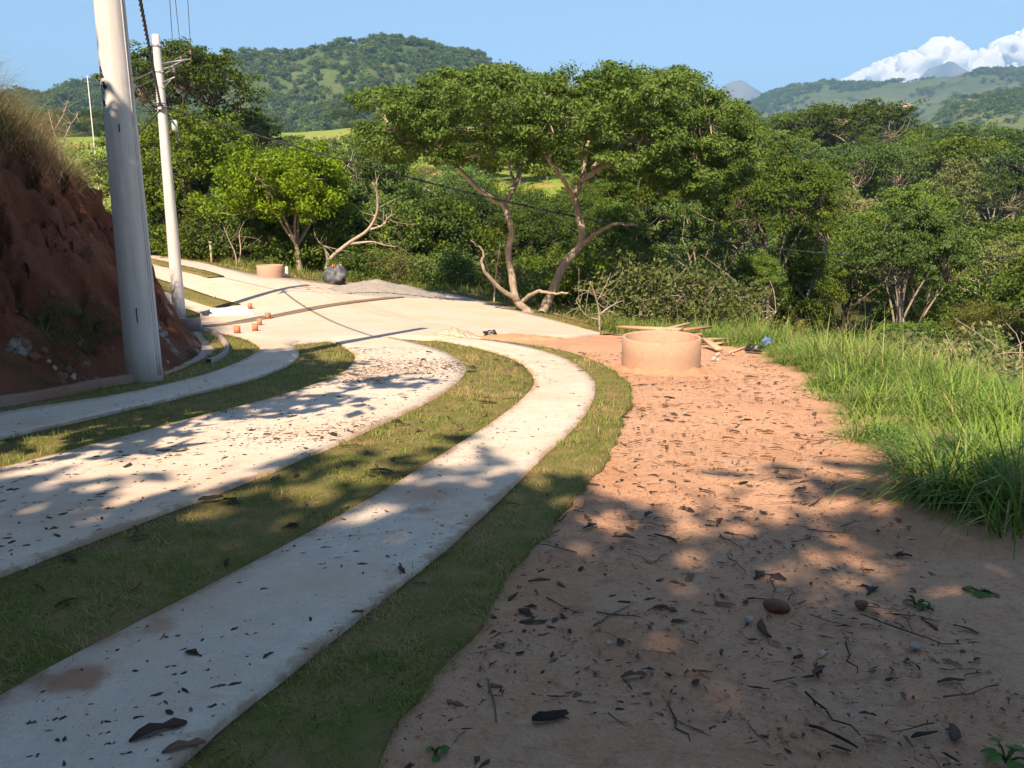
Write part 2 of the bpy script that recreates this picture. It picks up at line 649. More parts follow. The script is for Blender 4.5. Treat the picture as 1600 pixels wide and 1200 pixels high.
def band(name, A, B, mat, zoff, n=110, k=6, skirt=0.1, rough=0.0, kind="structure"):
    A = resample(A, n); B = resample(B, n)
    t = np.linspace(0, 1, k)
    X = A[:, None, 0] * (1 - t) + B[:, None, 0] * t
    Y = A[:, None, 1] * (1 - t) + B[:, None, 1] * t
    Zs = R(X, Y) + zoff
    if rough:
        Zs += fbm(X * 3, Y * 3, 9, 3) * rough
    X = np.c_[X[:, :1], X, X[:, -1:]]; Y = np.c_[Y[:, :1], Y, Y[:, -1:]]
    Zs = np.c_[Zs[:, :1] - skirt, Zs, Zs[:, -1:] - skirt]
    ed = np.linalg.norm(B - A, axis=1)[:, None] * np.minimum(np.r_[0, t, 1], 1 - np.r_[0, t, 1])[None, :]
    me = grid_mesh(name, X, Y, Zs, {"edge": np.clip(ed, 0, 1).ravel()}, False)
    o = tag(link(name, me, mat), kind=kind)
    return o


stain = [(*W(130, 1078)[:2], 0.16, 0.85), (*W(240, 1000)[:2], 0.10, 0.5), (*W(655, 808)[:2], 0.15, 0.6), (*W(660, 780)[:2], 0.35, 0.35)]
M_CONC = m_concrete("broom_finished_concrete", (0.62, 0.525, 0.43), (0.56, 0.40, 0.275), 0.75, stain, 0.65)
M_PLAZA = m_concrete("dusty_concrete", (0.56, 0.47, 0.385), (0.60, 0.41, 0.27), 0.75)

zS = 0.05
band("footpath", S3I, S3O, M_CONC, zS)
band("road", S2L, S2R, M_CONC, zS, k=8)
band("footpath", S1L, np.r_[S1R, Wl([(470, 536)])], M_CONC, zS)
NEARB = np.r_[[(-52, 82), (-34, 57), (-19, 37)], Wl([(238, 467), (275, 478), (312, 489), (318, 505), (321, 518), (376, 529), (395, 537), (409, 547), (455, 541), (512, 535), (560, 533),
           (612, 530), (680, 535), (717, 531), (800, 529), (900, 527), (938, 523.5)])]
FARB = np.r_[[(-56, 90), (-38, 66), (-26, 52)], Wl([(238, 398), (310, 410), (350, 420), (396, 431), (440, 435), (510, 443), (600, 451), (690, 458), (760, 473), (850, 497), (900, 511), (942, 523)])]
_na = resample(NEARB, 90); _fa = resample(FARB, 90)
# corresponding points by angle seen from the camera keep the sheet tidy
def by_angle(P, n, lo=-0.62, hi=0.110):
    a = P[:, 0] / P[:, 1]
    q = np.linspace(lo, hi, n)
    k = np.argsort(a)
    return np.c_[np.interp(q, a[k], P[k, 0]), np.interp(q, a[k], P[k, 1])]
band("concrete_junction", by_angle(resample(NEARB, 400), 160), by_angle(resample(FARB, 400), 160), M_PLAZA, zS - 0.004, n=160, k=12)

LAWNS = []
def lawn(A, B, n=110, k=6, z=0.022, dens=1.0):
    o = band("lawn", A, B, M_LAWN, z, n, k, 0.05, 0.012)
    LAWNS.append((resample(A, n), resample(B, n), z, dens))
lawn(S1R, S2L)
lawn(S2R, S3I)
lawn(S3O, DIRT, 300)
CURB = np.array([(-8.75, -7), (-7.8, 2)] + [tuple(q) for q in Wl([(0, 641), (100, 622), (200, 602), (258, 590), (300, 572), (330, 556), (338, 548), (331, 540), (318, 526), (316, 519)])])
lawn(smooth(CURB, 3), S1L)
lawn(Wl([(225, 433), (300, 456), (376, 479)]), Wl([(225, 447), (280, 466), (333, 483)]), 30, 5, zS + .03)
lawn(Wl([(222, 404), (290, 419), (351, 435)]), Wl([(222, 411), (270, 423), (325, 437)]), 30, 4, zS + .03)
lawn(Wl([(238, 467), (275, 478), (312, 489)]), Wl([(244, 490), (283, 512), (312, 512)]), 30, 6)
lawn(FARB + 0.0, np.array([(-57.5, 92.5), (-39, 68.5), (-27, 54)] + [tuple(q) for q in (Wl([(238, 398), (310, 410), (350, 420), (396, 431), (440, 435), (510, 443), (600, 451), (690, 458), (760, 473), (850, 497), (900, 511), (942, 523)]) * 1.0 + np.array([(-.6, 1.9), (-.6, 1.8), (-.5, 1.5), (-.3, 1.3), (0, 1.2), (0, 1.1), (.1, 1.0), (.3, .9), (.6, .8), (.7, .6), (.7, .5), (.7, .4)]))]), 80, 4)

# kerb along the foot of the bank
kc = smooth(CURB[:6], 3)
kn = np.gradient(kc, axis=0); kn /= np.linalg.norm(kn, axis=1)[:, None]
kl = kc + np.c_[-kn[:, 1], kn[:, 0]] * 0.16
M_KERB = m_concrete("earth_stained_kerb", (0.30, 0.20, 0.15), (0.28, 0.13, 0.08), 0.8)
band("kerb", kl, kc, M_KERB, 0.13, 80, 3, 0.2, 0.02)


# ------------------------------------------------------------------ the cut bank on the left
BANKPOLY = np.r_[resample(FOOT, 160), [(-60, 46), (-60, -14)]]
HD = [0, .25, .9, 2.1, 2.9, 5, 12, 40]
HH = [0, .22, 1.35, 3.3, 4.2, 5.8, 7.6, 9.5]


def bank_h(x, y, fine=True):
    d = -sdf(x, y, BANKPOLY)
    n = fbm(x * 0.8, y * 0.8, 21, 3) * 0.42
    if fine:
        g = np.abs(fbm(x * 1.9 + 5, y * 1.9, 22, 4))
        n = n - 0.42 * np.exp(-g * 9) * sstep(.2, .9, d) + fbm(x * 6, y * 6, 23, 4) * 0.17
    dd = d + n * sstep(0.02, 0.9, d)
    h = np.interp(dd, HD, HH)
    return np.where(d > 0, h, -0.25), d


def build_bank():
    xs = np.r_[np.arange(-30, -16, 0.4), np.arange(-16, -11, 0.12), np.arange(-11, -4.6, 0.065)]
    ys = np.r_[np.arange(-14, 4, 0.35), np.arange(4, 26, 0.08), np.arange(26, 46, 0.4)]
    X, Y = np.meshgrid(xs, ys)
    h, d = bank_h(X, Y)
    Zb = R(X, Y) + np.maximum(h, -0.12)
    # push the face in and out so that the cut is not a plain height field
    gy, gx = np.gradient(Zb, ys, xs)
    amp = fbm(X * 2.4 + Zb * 1.5, Y * 2.4 - Zb * 1.7, 31, 4) * 0.16 * sstep(0.2, 0.8, d) * sstep(6, 3, d)
    nn = np.sqrt(gx ** 2 + gy ** 2 + 1)
    X2 = X - gx / nn * amp; Y2 = Y - gy / nn * amp; Z2 = Zb + amp / nn
    toe = sstep(1.5, 0.5, h)
    top = sstep(2.0, 3.0, d + fbm(X, Y, 8, 3) * 0.5)
    me = grid_mesh("earth_bank", X2, Y2, Z2, {"toe": toe.ravel(), "top": top.ravel()}, True)
    tag(link("earth_bank", me, M_BANK), "steep red earth bank cut beside the road, dry grass on its brow", "bank", kind="structure")


build_bank()

# ------------------------------------------------------------------ foliage and bark materials
def m_leaf(name, a, b, trans=0.2, tr_col=None):
    t = NT(name)
    f = t.attr("tint")
    r = t.rnd()
    c = t.mix(f, a, b)
    hsv = t.n("ShaderNodeHueSaturation")
    t.l(c, hsv.inputs["Color"])
    t.put(hsv.inputs["Hue"], t.math('MULTIPLY_ADD', r, 0.04, 0.494))
    t.put(hsv.inputs["Saturation"], t.math('MULTIPLY_ADD', r, -0.25, 1.08))
    t.put(hsv.inputs["Value"], t.math('MULTIPLY_ADD', t.math('FRACT', t.math('MULTIPLY', r, 7.31)), 0.5, 0.75))
    c = hsv.outputs[0]
    t.done(c, 0.6, 0.15)
    tr = t.n("ShaderNodeBsdfTranslucent")
    t.l(t.mix(0.5, c, tr_col or tuple(min(1, k * 1.5) for k in b)), tr.inputs["Color"])
    mx = t.n("ShaderNodeMixShader")
    mx.inputs[0].default_value = trans
    t.l(t.b.outputs[0], mx.inputs[1]); t.l(tr.outputs[0], mx.inputs[2])
    t.l(mx.outputs[0], t.out.inputs["Surface"])
    return t.m


LEAF = {
    'hero': m_leaf("feathery_green_leaf", (0.064, 0.104, 0.0081), (0.150, 0.197, 0.0163)),
    'bright': m_leaf("light_green_leaf", (0.114, 0.202, 0.0163), (0.222, 0.317, 0.0327)),
    'mid': m_leaf("mid_green_leaf", (0.065, 0.109, 0.0106), (0.150, 0.197, 0.0212)),
    'dark': m_leaf("dark_green_leaf", (0.042, 0.071, 0.0097), (0.091, 0.130, 0.0163)),
    'blue': m_leaf("cool_green_leaf", (0.058, 0.109, 0.0146), (0.125, 0.186, 0.0277)),
    'olive': m_leaf("olive_leaf", (0.086, 0.111, 0.0245), (0.163, 0.177, 0.0450)),
    'brown': m_leaf("dry_olive_leaf", (0.114, 0.114, 0.0367), (0.211, 0.183, 0.0654)),
}


def m_bark(name, a, b):
    t = NT(name)
    oc = t.objco()
    mp = t.n("ShaderNodeMapping"); mp.inputs["Scale"].default_value = (6, 6, 1.3)
    t.l(oc, mp.inputs["Vector"])
    n = t.noise(2.0, 5, 0.65, mp.outputs[0])
    c = t.mix(t.ramp(n, 0.35, 0.65), a, b)
    t.bump(t.noise(6.0, 4, 0.6, mp.outputs[0]), 0.6, 0.02)
    return t.done(c, 0.9, 0.15)


BARK = {'pale': m_bark("pale_bark", (0.40, 0.33, 0.26), (0.25, 0.19, 0.14)),
        'grey': m_bark("grey_bark", (0.20, 0.165, 0.13), (0.10, 0.08, 0.06)),
        'bare': m_bark("bleached_wood", (0.48, 0.41, 0.32), (0.33, 0.26, 0.19))}


def leaf_cloud(rng, C, RX, RZ, per, size, up=0.4, shell=0.36, aspect=0.5):
    """C (n,3) pad centres, RX/RZ radii; per leaves each -> verts, quads, tint"""
    n = len(C)
    per = np.broadcast_to(per, (n,)).astype(int)
    idx = np.repeat(np.arange(n), per)
    m = len(idx)
    g = rng.normal(size=(m, 3))
    g /= np.linalg.norm(g, axis=1)[:, None]
    rad = rng.random(m) ** shell
    # ragged pads: a few directions reach further
    lob = 1 + 0.35 * np.sin(g[:, 0] * 5 + idx * 1.7) * np.sin(g[:, 1] * 5 + idx * 2.3)
    P = C[idx] + g * (rad * lob)[:, None] * np.c_[RX[idx], RX[idx], RZ[idx]]
    nrm = rng.normal(size=(m, 3)) * 0.5 + g * 0.7 + np.array([0, 0, up])
    nrm /= np.linalg.norm(nrm, axis=1)[:, None]
    tn = np.cross(nrm, rng.normal(size=(m, 3)))
    tn /= np.linalg.norm(tn, axis=1)[:, None] + 1e-9
    bn = np.cross(nrm, tn)
    L = size * (0.65 + 0.7 * rng.random(m))[:, None]
    Wd = L * aspect
    V_ = np.stack([P - tn * L * 0.5, P + bn * Wd * 0.5 + nrm * L * .06, P + tn * L * 0.5, P - bn * Wd * 0.5 + nrm * L * .06], 1).reshape(-1, 3)
    Q = np.arange(m * 4).reshape(m, 4)
    tint = np.clip(np.repeat(rng.random(n)[idx] * 0.55 + rng.random(m) * 0.45, 4), 0, 1)
    return V_, Q, tint


def bez(a, b, c, n):
    t = np.linspace(0, 1, n)[:, None]
    return a * (1 - t) ** 2 + 2 * b * t * (1 - t) + c * t * t


def gen_tree(seed, kind, H, RX, leaf, npad, per, size, bark='grey', limbs=5, trunkf=0.35, padr=None, fill=0.36, twigs=True, bare=0, thin=1.0):
    """one tree model; returns the bark mesh and the foliage mesh"""
    rng = np.random.default_rng(seed)
    mb = MB()
    r0 = (0.016 * H + 0.035) * thin
    hf = H * trunkf
    lean = rng.normal(size=2) * 0.05 * H
    fork = np.array([lean[0], lean[1], hf])
    tp = bez(np.array([0, 0, -0.5]), np.array([lean[0] * .2, lean[1] * .2, hf * .5]), fork, 6)
    mb.tube(tp, np.linspace(r0 * 1.25, r0 * .8, 6), 7, False)
    # crown pads
    if kind == 'umbrella':
        rho = RX * np.sqrt(rng.random(npad)); th = rng.random(npad) * 2 * np.pi
        zt = H * (0.80 + 0.17 * (1 - (rho / RX) ** 2)) + rng.normal(size=npad) * H * 0.035
        low = rng.random(npad) < 0.22
        zt = np.where(low, zt - H * 0.13 * rng.random(npad), zt)
        C = np.c_[rho * np.cos(th), rho * np.sin(th), zt]
        fl = 0.38
    elif kind == 'tall':
        u = rng.random(npad)
        zt = H * (0.38 + 0.58 * u)
        rr = RX * np.sin(np.clip(u, 0.03, 1) * np.pi * 0.93 + 0.12) ** 0.7 * rng.random(npad) ** 0.45
        th = rng.random(npad) * 2 * np.pi
        C = np.c_[rr * np.cos(th), rr * np.sin(th), zt]
        fl = 0.6
    elif kind == 'bush':
        g = rng.normal(size=(npad, 3)); g /= np.linalg.norm(g, axis=1)[:, None]
        rad = rng.random(npad) ** 0.4
        C = g * rad[:, None] * np.array([RX, RX, H * 0.5]) + np.array([0, 0, H * 0.48])
        C[:, 2] = np.maximum(C[:, 2], 0.1 * H)
        fl = 0.65
    else:
        g = rng.normal(size=(npad, 3)); g /= np.linalg.norm(g, axis=1)[:, None]
        g[:, 2] = np.where(g[:, 2] < -0.45, -g[:, 2], g[:, 2])
        rad = rng.random(npad) ** 0.42
        hz = H * (1 - trunkf * .75) / 2
        C = g * rad[:, None] * np.array([RX, RX, hz]) + np.array([0, 0, H - hz])
        C[:, :2] *= (1 + 0.22 * np.sin(np.arctan2(C[:, 1], C[:, 0]) * 3 + seed))[:, None]
        fl = 0.62
    C[:, :2] += lean
    padr = padr or RX * 0.36
    nsub = 3
    PR = padr * (0.65 + 0.7 * rng.random(npad))
    # limbs
    tips = []
    ang0 = rng.random() * 6.28
    for k in range(limbs):
        a = ang0 + 2 * math.pi * k / limbs + rng.normal() * 0.25
        e = np.array([math.cos(a), math.sin(a), 0]) * RX * (0.45 + 0.3 * rng.random()) + np.array([lean[0], lean[1], H * (0.66 + 0.18 * rng.random())])
        m_ = fork + (e - fork) * np.array([0.25, 0.25, 0.6]) + rng.normal(size=3) * 0.12 * RX
        P = bez(fork, m_, e, 7)
        mb.tube(P, np.linspace(r0 * .62, r0 * .22, 7), 5, False)
        tips.append(P[2:])
    T = np.concatenate(tips)
    if twigs:
        for c in C:
            d = np.linalg.norm((T - c) * np.array([1, 1, 1.3]), axis=1)
            b = T[np.argmin(d)]
            m_ = (b + c) / 2 + np.array([0, 0, -0.06 * H]) + rng.normal(size=3) * 0.05 * H
            mb.tube(bez(b, m_, c, 4), np.linspace(r0 * .2, r0 * .07, 4), 3, False)
    for k in range(bare):
        b = T[rng.integers(len(T))]
        e = b + rng.normal(size=3) * np.array([1, 1, .5]) * RX * .4 + np.array([0, 0, .15 * H])
        mb.tube(bez(b, (b + e) / 2 + rng.normal(size=3) * .1 * RX, e, 5), np.linspace(r0 * .22, .008, 5), 3, False)
    Vt = np.concatenate(mb.V)
    trunk = raw_mesh("trunk_" + kind, Vt, [np.array(f) for f in mb.F.values()], True)
    trunk.materials.append(BARK[bark])
    # every pad is a small cluster of leaf sprays
    C = np.repeat(C, nsub, 0) + rng.normal(size=(len(C) * nsub, 3)) * np.repeat(PR, nsub)[:, None] * np.array([.55, .55, .4 * fl + .1])
    PR = np.repeat(PR, nsub) * rng.uniform(.45, .8, len(C))
    Vl, Q, tint = leaf_cloud(rng, C, PR, PR * fl, max(1, per // nsub), size, shell=fill)
    crown = raw_mesh("crown_" + kind, Vl, Q, False, {"tint": tint})
    crown.materials.append(LEAF[leaf])
    return trunk, crown


TREES = {
    # name: model
    'round_mid': gen_tree(1, 'round', 7.5, 3.3, 'mid', 75, 130, 0.26),
    'round_mid2': gen_tree(2, 'round', 8.5, 3.0, 'mid', 80, 120, 0.26, 'pale', 4, 0.4),
    'round_dark': gen_tree(3, 'round', 8.0, 3.4, 'dark', 80, 130, 0.26),
    'round_blue': gen_tree(4, 'tall', 7.5, 2.3, 'blue', 75, 130, 0.25),
    'round_bright': gen_tree(5, 'round', 6.0, 2.9, 'bright', 70, 130, 0.26, 'pale'),
    'umb_dark': gen_tree(6, 'umbrella', 10.0, 4.6, 'dark', 95, 110, 0.26, 'pale', 5, 0.42, 0.95),
    'umb_mid': gen_tree(7, 'umbrella', 9.0, 4.2, 'mid', 90, 110, 0.26, 'grey', 5, 0.35, 0.95),
    'umb_olive': gen_tree(8, 'umbrella', 9.0, 4.4, 'olive', 85, 90, 0.25, 'pale', 6, 0.35, 0.9, bare=14),
    'umb_brown': gen_tree(9, 'umbrella', 8.0, 4.4, 'brown', 80, 80, 0.24, 'pale', 6, 0.3, 0.85, bare=22),
    'round_olive': gen_tree(10, 'round', 7.0, 3.4, 'olive', 80, 95, 0.25, 'pale', 5, 0.3, bare=12),
    'tall_olive': gen_tree(11, 'tall', 10.0, 2.6, 'olive', 75, 110, 0.27, 'pale', 4, 0.4, bare=6),
    'bush_mid': gen_tree(12, 'bush', 2.8, 1.9, 'mid', 55, 110, 0.17, 'grey', 4, 0.12),
    'bush_dark': gen_tree(13, 'bush', 3.2, 2.2, 'dark', 55, 110, 0.18, 'grey', 4, 0.12),
    'bush_olive': gen_tree(14, 'bush', 2.8, 2.0, 'olive', 50, 95, 0.15, 'pale', 5, 0.12, bare=16),
    'bush_brown': gen_tree(15, 'bush', 2.4, 1.9, 'brown', 45, 85, 0.14, 'bare', 6, 0.1, bare=24),
    'bush_bright': gen_tree(16, 'bush', 2.8, 2.0, 'bright', 55, 110, 0.18, 'grey', 4, 0.12),
}
LOOK = {
    'round_mid': ("broadleaf_tree", "mid green round-crowned tree"), 'round_mid2': ("broadleaf_tree", "mid green pale-trunked tree"),
    'round_dark': ("broadleaf_tree", "dark green round-crowned tree"), 'round_blue': ("broadleaf_tree", "upright cool green tree"),
    'round_bright': ("broadleaf_tree", "light green leafy tree"), 'umb_dark': ("umbrella_tree", "dark green flat-topped tree"),
    'umb_mid': ("umbrella_tree", "mid green flat-topped tree"), 'umb_olive': ("umbrella_tree", "olive flat-topped tree with pale limbs"),
    'umb_brown': ("umbrella_tree", "brownish flat-topped tree with bare twigs"), 'round_olive': ("broadleaf_tree", "olive round-crowned tree"),
    'tall_olive': ("broadleaf_tree", "tall narrow olive tree"), 'bush_mid': ("bush", "mid green bush"), 'bush_dark': ("bush", "dark green bush"),
    'bush_olive': ("bush", "olive bush with pale twigs"), 'bush_brown': ("bush", "dry brownish bush with bare twigs"), 'bush_bright': ("bush", "light green bush"),
}


def place_tree(model, x, y, s=1.0, rz=0.0, where="in the wood", group=None, z=None, label=None, sx=1.0):
    nm, look = LOOK[model]
    cat = "bush" if nm == "bush" else "tree"
    z = Z1(x, y) if z is None else z
    o = thing(nm, label or (look + " " + where), cat, (x, y, z - 0.05), rz, group)
    o.scale = (s * sx, s * sx, s)
    tr, cr = TREES[model]
    for n_, me in (("trunk", tr), ("crown", cr)):
        c = bpy.data.objects.new(n_, me); COL.objects.link(c); c.parent = o
    return o


# ------------------------------------------------------------------ the spreading two-trunked tree beyond the junction
def hero():
    rng = np.random.default_rng(77)
    D0 = 27.6
    root = thing("umbrella_tree", "broad spreading flat-topped tree with two pale crooked trunks beyond the junction", "tree", tuple(pt(838, 490, D0)))
    base = np.array(root.location)
    def pp(l):                                             # (u, v, depth offset)
        return np.array([pt(u, v, D0 + d) for u, v, d in l]) - base
    T1 = pp([(828, 497, 0), (822, 484, 0), (806, 467, 0), (800, 432, .1), (794, 392, .1), (800, 366, 0), (795, 340, 0), (787, 320, 0)])
    T2 = pp([(843, 501, .3), (848, 488, .3), (863, 454, .3), (881, 414, .4), (905, 386, .5), (910, 366, .5), (903, 331, .6), (898, 309, .7)])
    big = [(T1, .145, .095), (T2, .175, .11)]
    br = [  # path, r0, r1
        (pp([(787, 320, 0), (762, 305, -.3), (727, 274, -.8), (692, 244, -1.2), (644, 222, -1.6), (612, 200, -1.9)]), .10, .02),
        (pp([(710, 258, -1), (690, 235, -1.4), (676, 213, -1.6), (672, 180, -1.4)]), .055, .012),
        (pp([(787, 320, 0), (806, 287, .4), (813, 261, .9), (824, 244, 1.3), (822, 200, 2.2), (810, 165, 2.8)]), .10, .015),
        (pp([(806, 287, .4), (790, 250, 2.0), (760, 210, 3.4), (735, 180, 4.2)]), .055, .012),
        (pp([(898, 309, .7), (885, 287, .3), (859, 252, -.5), (837, 217, -1.2), (815, 182, -1.6), (790, 160, -1.8)]), .095, .015),
        (pp([(859, 252, -.5), (862, 215, -1.8), (855, 180, -2.6), (845, 150, -2.8)]), .05, .012),
        (pp([(898, 309, .7), (911, 270, .8), (917, 235, 1.0), (925, 200, 1.4), (940, 160, 1.6)]), .10, .015),
        (pp([(907, 285, .8), (933, 266, .3), (972, 248, -.4), (994, 233, -.8), (1030, 218, -1.1), (1075, 205, -1.3), (1110, 195, -1.5)]), .11, .015),
        (pp([(994, 233, -.8), (1010, 205, -1.5), (1020, 170, -2.0)]), .05, .012),
        (pp([(925, 262, .5), (960, 235, 2.0), (1010, 205, 3.2), (1060, 185, 4.0)]), .065, .012),
        (pp([(905, 386, .5), (929, 366, .2), (955, 352, -.1), (994, 351, -.5)]), .095, .045),
        (pp([(812, 472, 0), (780, 449, -.5), (754, 419, -.9), (756, 395, -1.0), (735, 375, -1.2)]), .09, .02),
        (pp([(812, 474, .1), (837, 457, -.6), (860, 458, -.9), (888, 458, -1.1)]), .08, .03),
        (pp([(800, 366, 0), (800, 350, -.6), (792, 335, -.9)]), .03, .012),
    ]
    mb = MB()
    for P, a, b in big:
        Q = catmull(P, 5)
        mb.tube(Q, np.linspace(a, b, len(Q)) * (1 + .08 * np.sin(np.arange(len(Q)) * 1.9)), 10, True)
    for P, a, b in br:
        Q = catmull(P, 5)
        Q[1:-1] += rng.normal(size=(len(Q) - 2, 3)) * 0.02
        mb.tube(Q, np.linspace(a, b, len(Q)), 7, True)
    # roots flare
    for P in (T1, T2):
        for k in range(4):
            a = k * 1.6 + .4
            e = P[0] + np.array([math.cos(a) * .5, math.sin(a) * .5, -.25])
            mb.tube(bez(P[1], P[0] + np.array([math.cos(a) * .2, math.sin(a) * .2, .05]), e, 5), np.linspace(.16, .04, 5), 6, False)
    # crown pads fill a low dome, traced as the outline of the crown at its own distance
    top = np.array([(548, 190), (556, 172), (575, 150), (600, 122), (640, 120), (680, 122), (705, 108), (740, 102), (795, 92), (835, 98), (862, 104), (900, 98), (930, 99), (975, 98), (1010, 96), (1035, 99), (1060, 106), (1090, 120), (1110, 140), (1140, 155), (1160, 172), (1176, 195)])
    bot = np.array([(548, 205), (600, 225), (660, 215), (700, 240), (760, 262), (830, 268), (900, 240), (960, 262), (1030, 275), (1100, 290), (1176, 275)])
    C = []
    tries = 0
    while len(C) < 190 and tries < 30000:
        tries += 1
        u = rng.uniform(566, 1162)
        e = (u - 862) / 312
        d = rng.uniform(-1, 1) * 4.9 * math.sqrt(max(0.05, 1 - e * e))
        ed = abs(d) / 5.0
        vt = np.interp(u, top[:, 0], top[:, 1]) + 9 + 36 * ed ** 2
        vb = np.interp(u, bot[:, 0], bot[:, 1]) + 24 - 22 * ed
        f = rng.random() ** 1.25
        v = vt + (vb - vt) * f
        p = pt(u, v, D0 + d)
        core = (e / .8) ** 2 + (d / 4.0) ** 2            # foliage sits on the outside of the dome
        if f > .45 and core < 0.55 and rng.random() < 0.72:
            continue
        if C and np.min(np.linalg.norm((np.array(C) - p) * np.array([1, 1, 1.5]), axis=1)) < 0.85:
            continue
        C.append(p)
    C = np.array(C) - base
    limbs = np.concatenate([catmull(P, 4)[4:] for P, a, b in br[:10]])
    for c in C:
        d = np.linalg.norm((limbs - c) * np.array([1, 1, 1.2]), axis=1) + (limbs[:, 2] > c[2]) * 1.0
        b = limbs[np.argmin(d)]
        m_ = (b + c) / 2 + np.array([0, 0, -.18]) + rng.normal(size=3) * .14
        mb.tube(bez(b, m_, c, 5), np.linspace(.03, .008, 5), 4, False)
    mb.build("trunk", BARK['pale'], root, True)
    big_r = rng.uniform(0.55, 0.98, len(C))
    k = 5
    C = np.repeat(C, k, 0) + np.clip(rng.normal(size=(len(C) * k, 3)), -1.4, 1.1) * np.repeat(big_r, k)[:, None] * np.array([.55, .55, .22])
    PR = np.repeat(big_r, k) * rng.uniform(.38, .72, len(C))
    Vl, Q, tint = leaf_cloud(rng, C, PR, PR * .45, 185, 0.128, up=0.4, shell=.4, aspect=.42)
    me = raw_mesh("crown", Vl, Q, False, {"tint": tint})
    link("crown", me, LEAF['hero'], root)
    return root


hero()

# ------------------------------------------------------------------ trees along the far side of the junction
def at(u, d):
    p = pt(u, 400, d)
    return p[0], p[1]


def big_model(*a, **k):
    return gen_tree(*a, **k)


TREES['near_bright'] = gen_tree(31, 'round', 5.6, 3.1, 'bright', 110, 270, 0.165, 'pale', 6, 0.22, 0.75)
TREES['near_green'] = gen_tree(32, 'round', 7.4, 3.4, 'mid', 130, 270, 0.165, 'pale', 5, 0.18, 0.8)
TREES['near_umb'] = gen_tree(33, 'umbrella', 14.0, 5.2, 'dark', 150, 150, 0.22, 'grey', 6, 0.5, 0.95)
TREES['near_mid'] = gen_tree(34, 'round', 8.0, 3.0, 'mid', 100, 300, 0.135, 'pale', 5, 0.4, 0.8)
TREES['near_blue'] = gen_tree(35, 'tall', 8.0, 2.4, 'blue', 95, 300, 0.13, 'grey', 4, 0.35, 0.75)
TREES['near_olive'] = gen_tree(36, 'umbrella', 8.0, 3.6, 'olive', 80, 300, 0.12, 'pale', 6, 0.4, 0.75, bare=22)
TREES['near_dark'] = gen_tree(37, 'round', 8.0, 3.2, 'dark', 100, 300, 0.135, 'grey', 5, 0.35, 0.85)
TREES['near_layer'] = gen_tree(38, 'umbrella', 10.5, 2.7, 'mid', 105, 280, 0.13, 'pale', 6, 0.42, 0.66, bare=3, thin=.62)
TREES['near_slim'] = gen_tree(39, 'tall', 10.5, 2.0, 'mid', 95, 280, 0.13, 'pale', 4, 0.4, 0.62, bare=3, thin=.65)
TREES['near_layer2'] = gen_tree(43, 'umbrella', 10.0, 2.9, 'dark', 100, 280, 0.12, 'grey', 6, 0.42, 0.66, bare=4, thin=.62)
for k in ('near_bright', 'near_green', 'near_umb'):
    LOOK[k] = ("umbrella_tree" if k == 'near_umb' else "broadleaf_tree", "")
LOOK.update({'near_layer': ("umbrella_tree", "mid green layered tree with pale trunk"), 'near_slim': ("broadleaf_tree", "slim mid green tree with pale trunk"), 'near_layer2': ("umbrella_tree", "dark green layered tree with pale trunk"),
             'near_mid': ("broadleaf_tree", "mid green fine-leaved tree"), 'near_blue': ("broadleaf_tree", "upright cool green tree"),
             'near_olive': ("umbrella_tree", "olive fine-leaved flat-topped tree"), 'near_dark': ("broadleaf_tree", "dark green fine-leaved tree")})

x, y = at(468, 37.5); place_tree('near_bright', x, y, 1.0, 0.3, label="light green leafy tree standing behind the concrete ring and grey bag")
x, y = at(405, 41); place_tree('near_bright', x, y, 0.72, 2.3, label="smaller light green tree between the slim pole and the grey bag")
x, y = at(318, 44); place_tree('near_green', x, y, 1.04, 1.0, label="dense green tree right of the slim concrete pole")
x, y = at(252, 47); place_tree('near_green', x, y, 0.95, 2.9, label="dense green tree rising behind the slim concrete pole")
x, y = at(300, 62); place_tree('near_umb', x, y, 1.0, 0.2, label="tall dark flat-topped tree behind the slim concrete pole")
x, y = at(372, 66); place_tree('near_umb', x, y, 0.74, 2.2, label="lower dark flat-topped tree right of the tall one behind the pole")
x, y = at(600, 40); place_tree('round_mid', x, y, 0.62, 1.2, label="mid green tree right of the gravel heap")
x, y = at(640, 44); place_tree('round_dark', x, y, 0.75, 1.2, label="dark green tree behind the gravel heap, left of the spreading tree")
x, y = at(690, 46); place_tree('round_mid2', x, y, 0.7, 0.2, label="mid green tree seen left of the two crooked trunks")
x, y = at(560, 46); place_tree('round_mid', x, y, 0.9, 4.2, label="mid green tree behind the bare branching tree")


def bare_tree(label, d, paths, r=0.09, mat='bare', seed=1, tw=8):
    rng = np.random.default_rng(seed)
    b = pt(paths[0][0][0], paths[0][0][1], d)
    o = thing("bare_tree", label, "tree", tuple(b))
    mb = MB()
    for i, p in enumerate(paths):
        P = np.array([pt(u, v, d + (0.25 * j * (1 if i % 2 else -1))) for j, (u, v) in enumerate(p)]) - b
        if i == 0:
            P[0, 2] -= 0.6
        Q = catmull(P, 5)
        r0 = r if i == 0 else r * .6
        mb.tube(Q, np.linspace(r0, r0 * .3, len(Q)), 6, True)
        for k in range(tw):
            s = Q[rng.integers(len(Q) // 3, len(Q))]
            e = s + rng.normal(size=3) * np.array([.5, .5, .4]) + np.array([0, 0, .25])
            mb.tube(bez(s, (s + e) / 2 + rng.normal(size=3) * .12, e, 4), np.linspace(r * .18, .006, 4), 3, False)
    mb.build("trunk", BARK[mat], o, True)
    return o


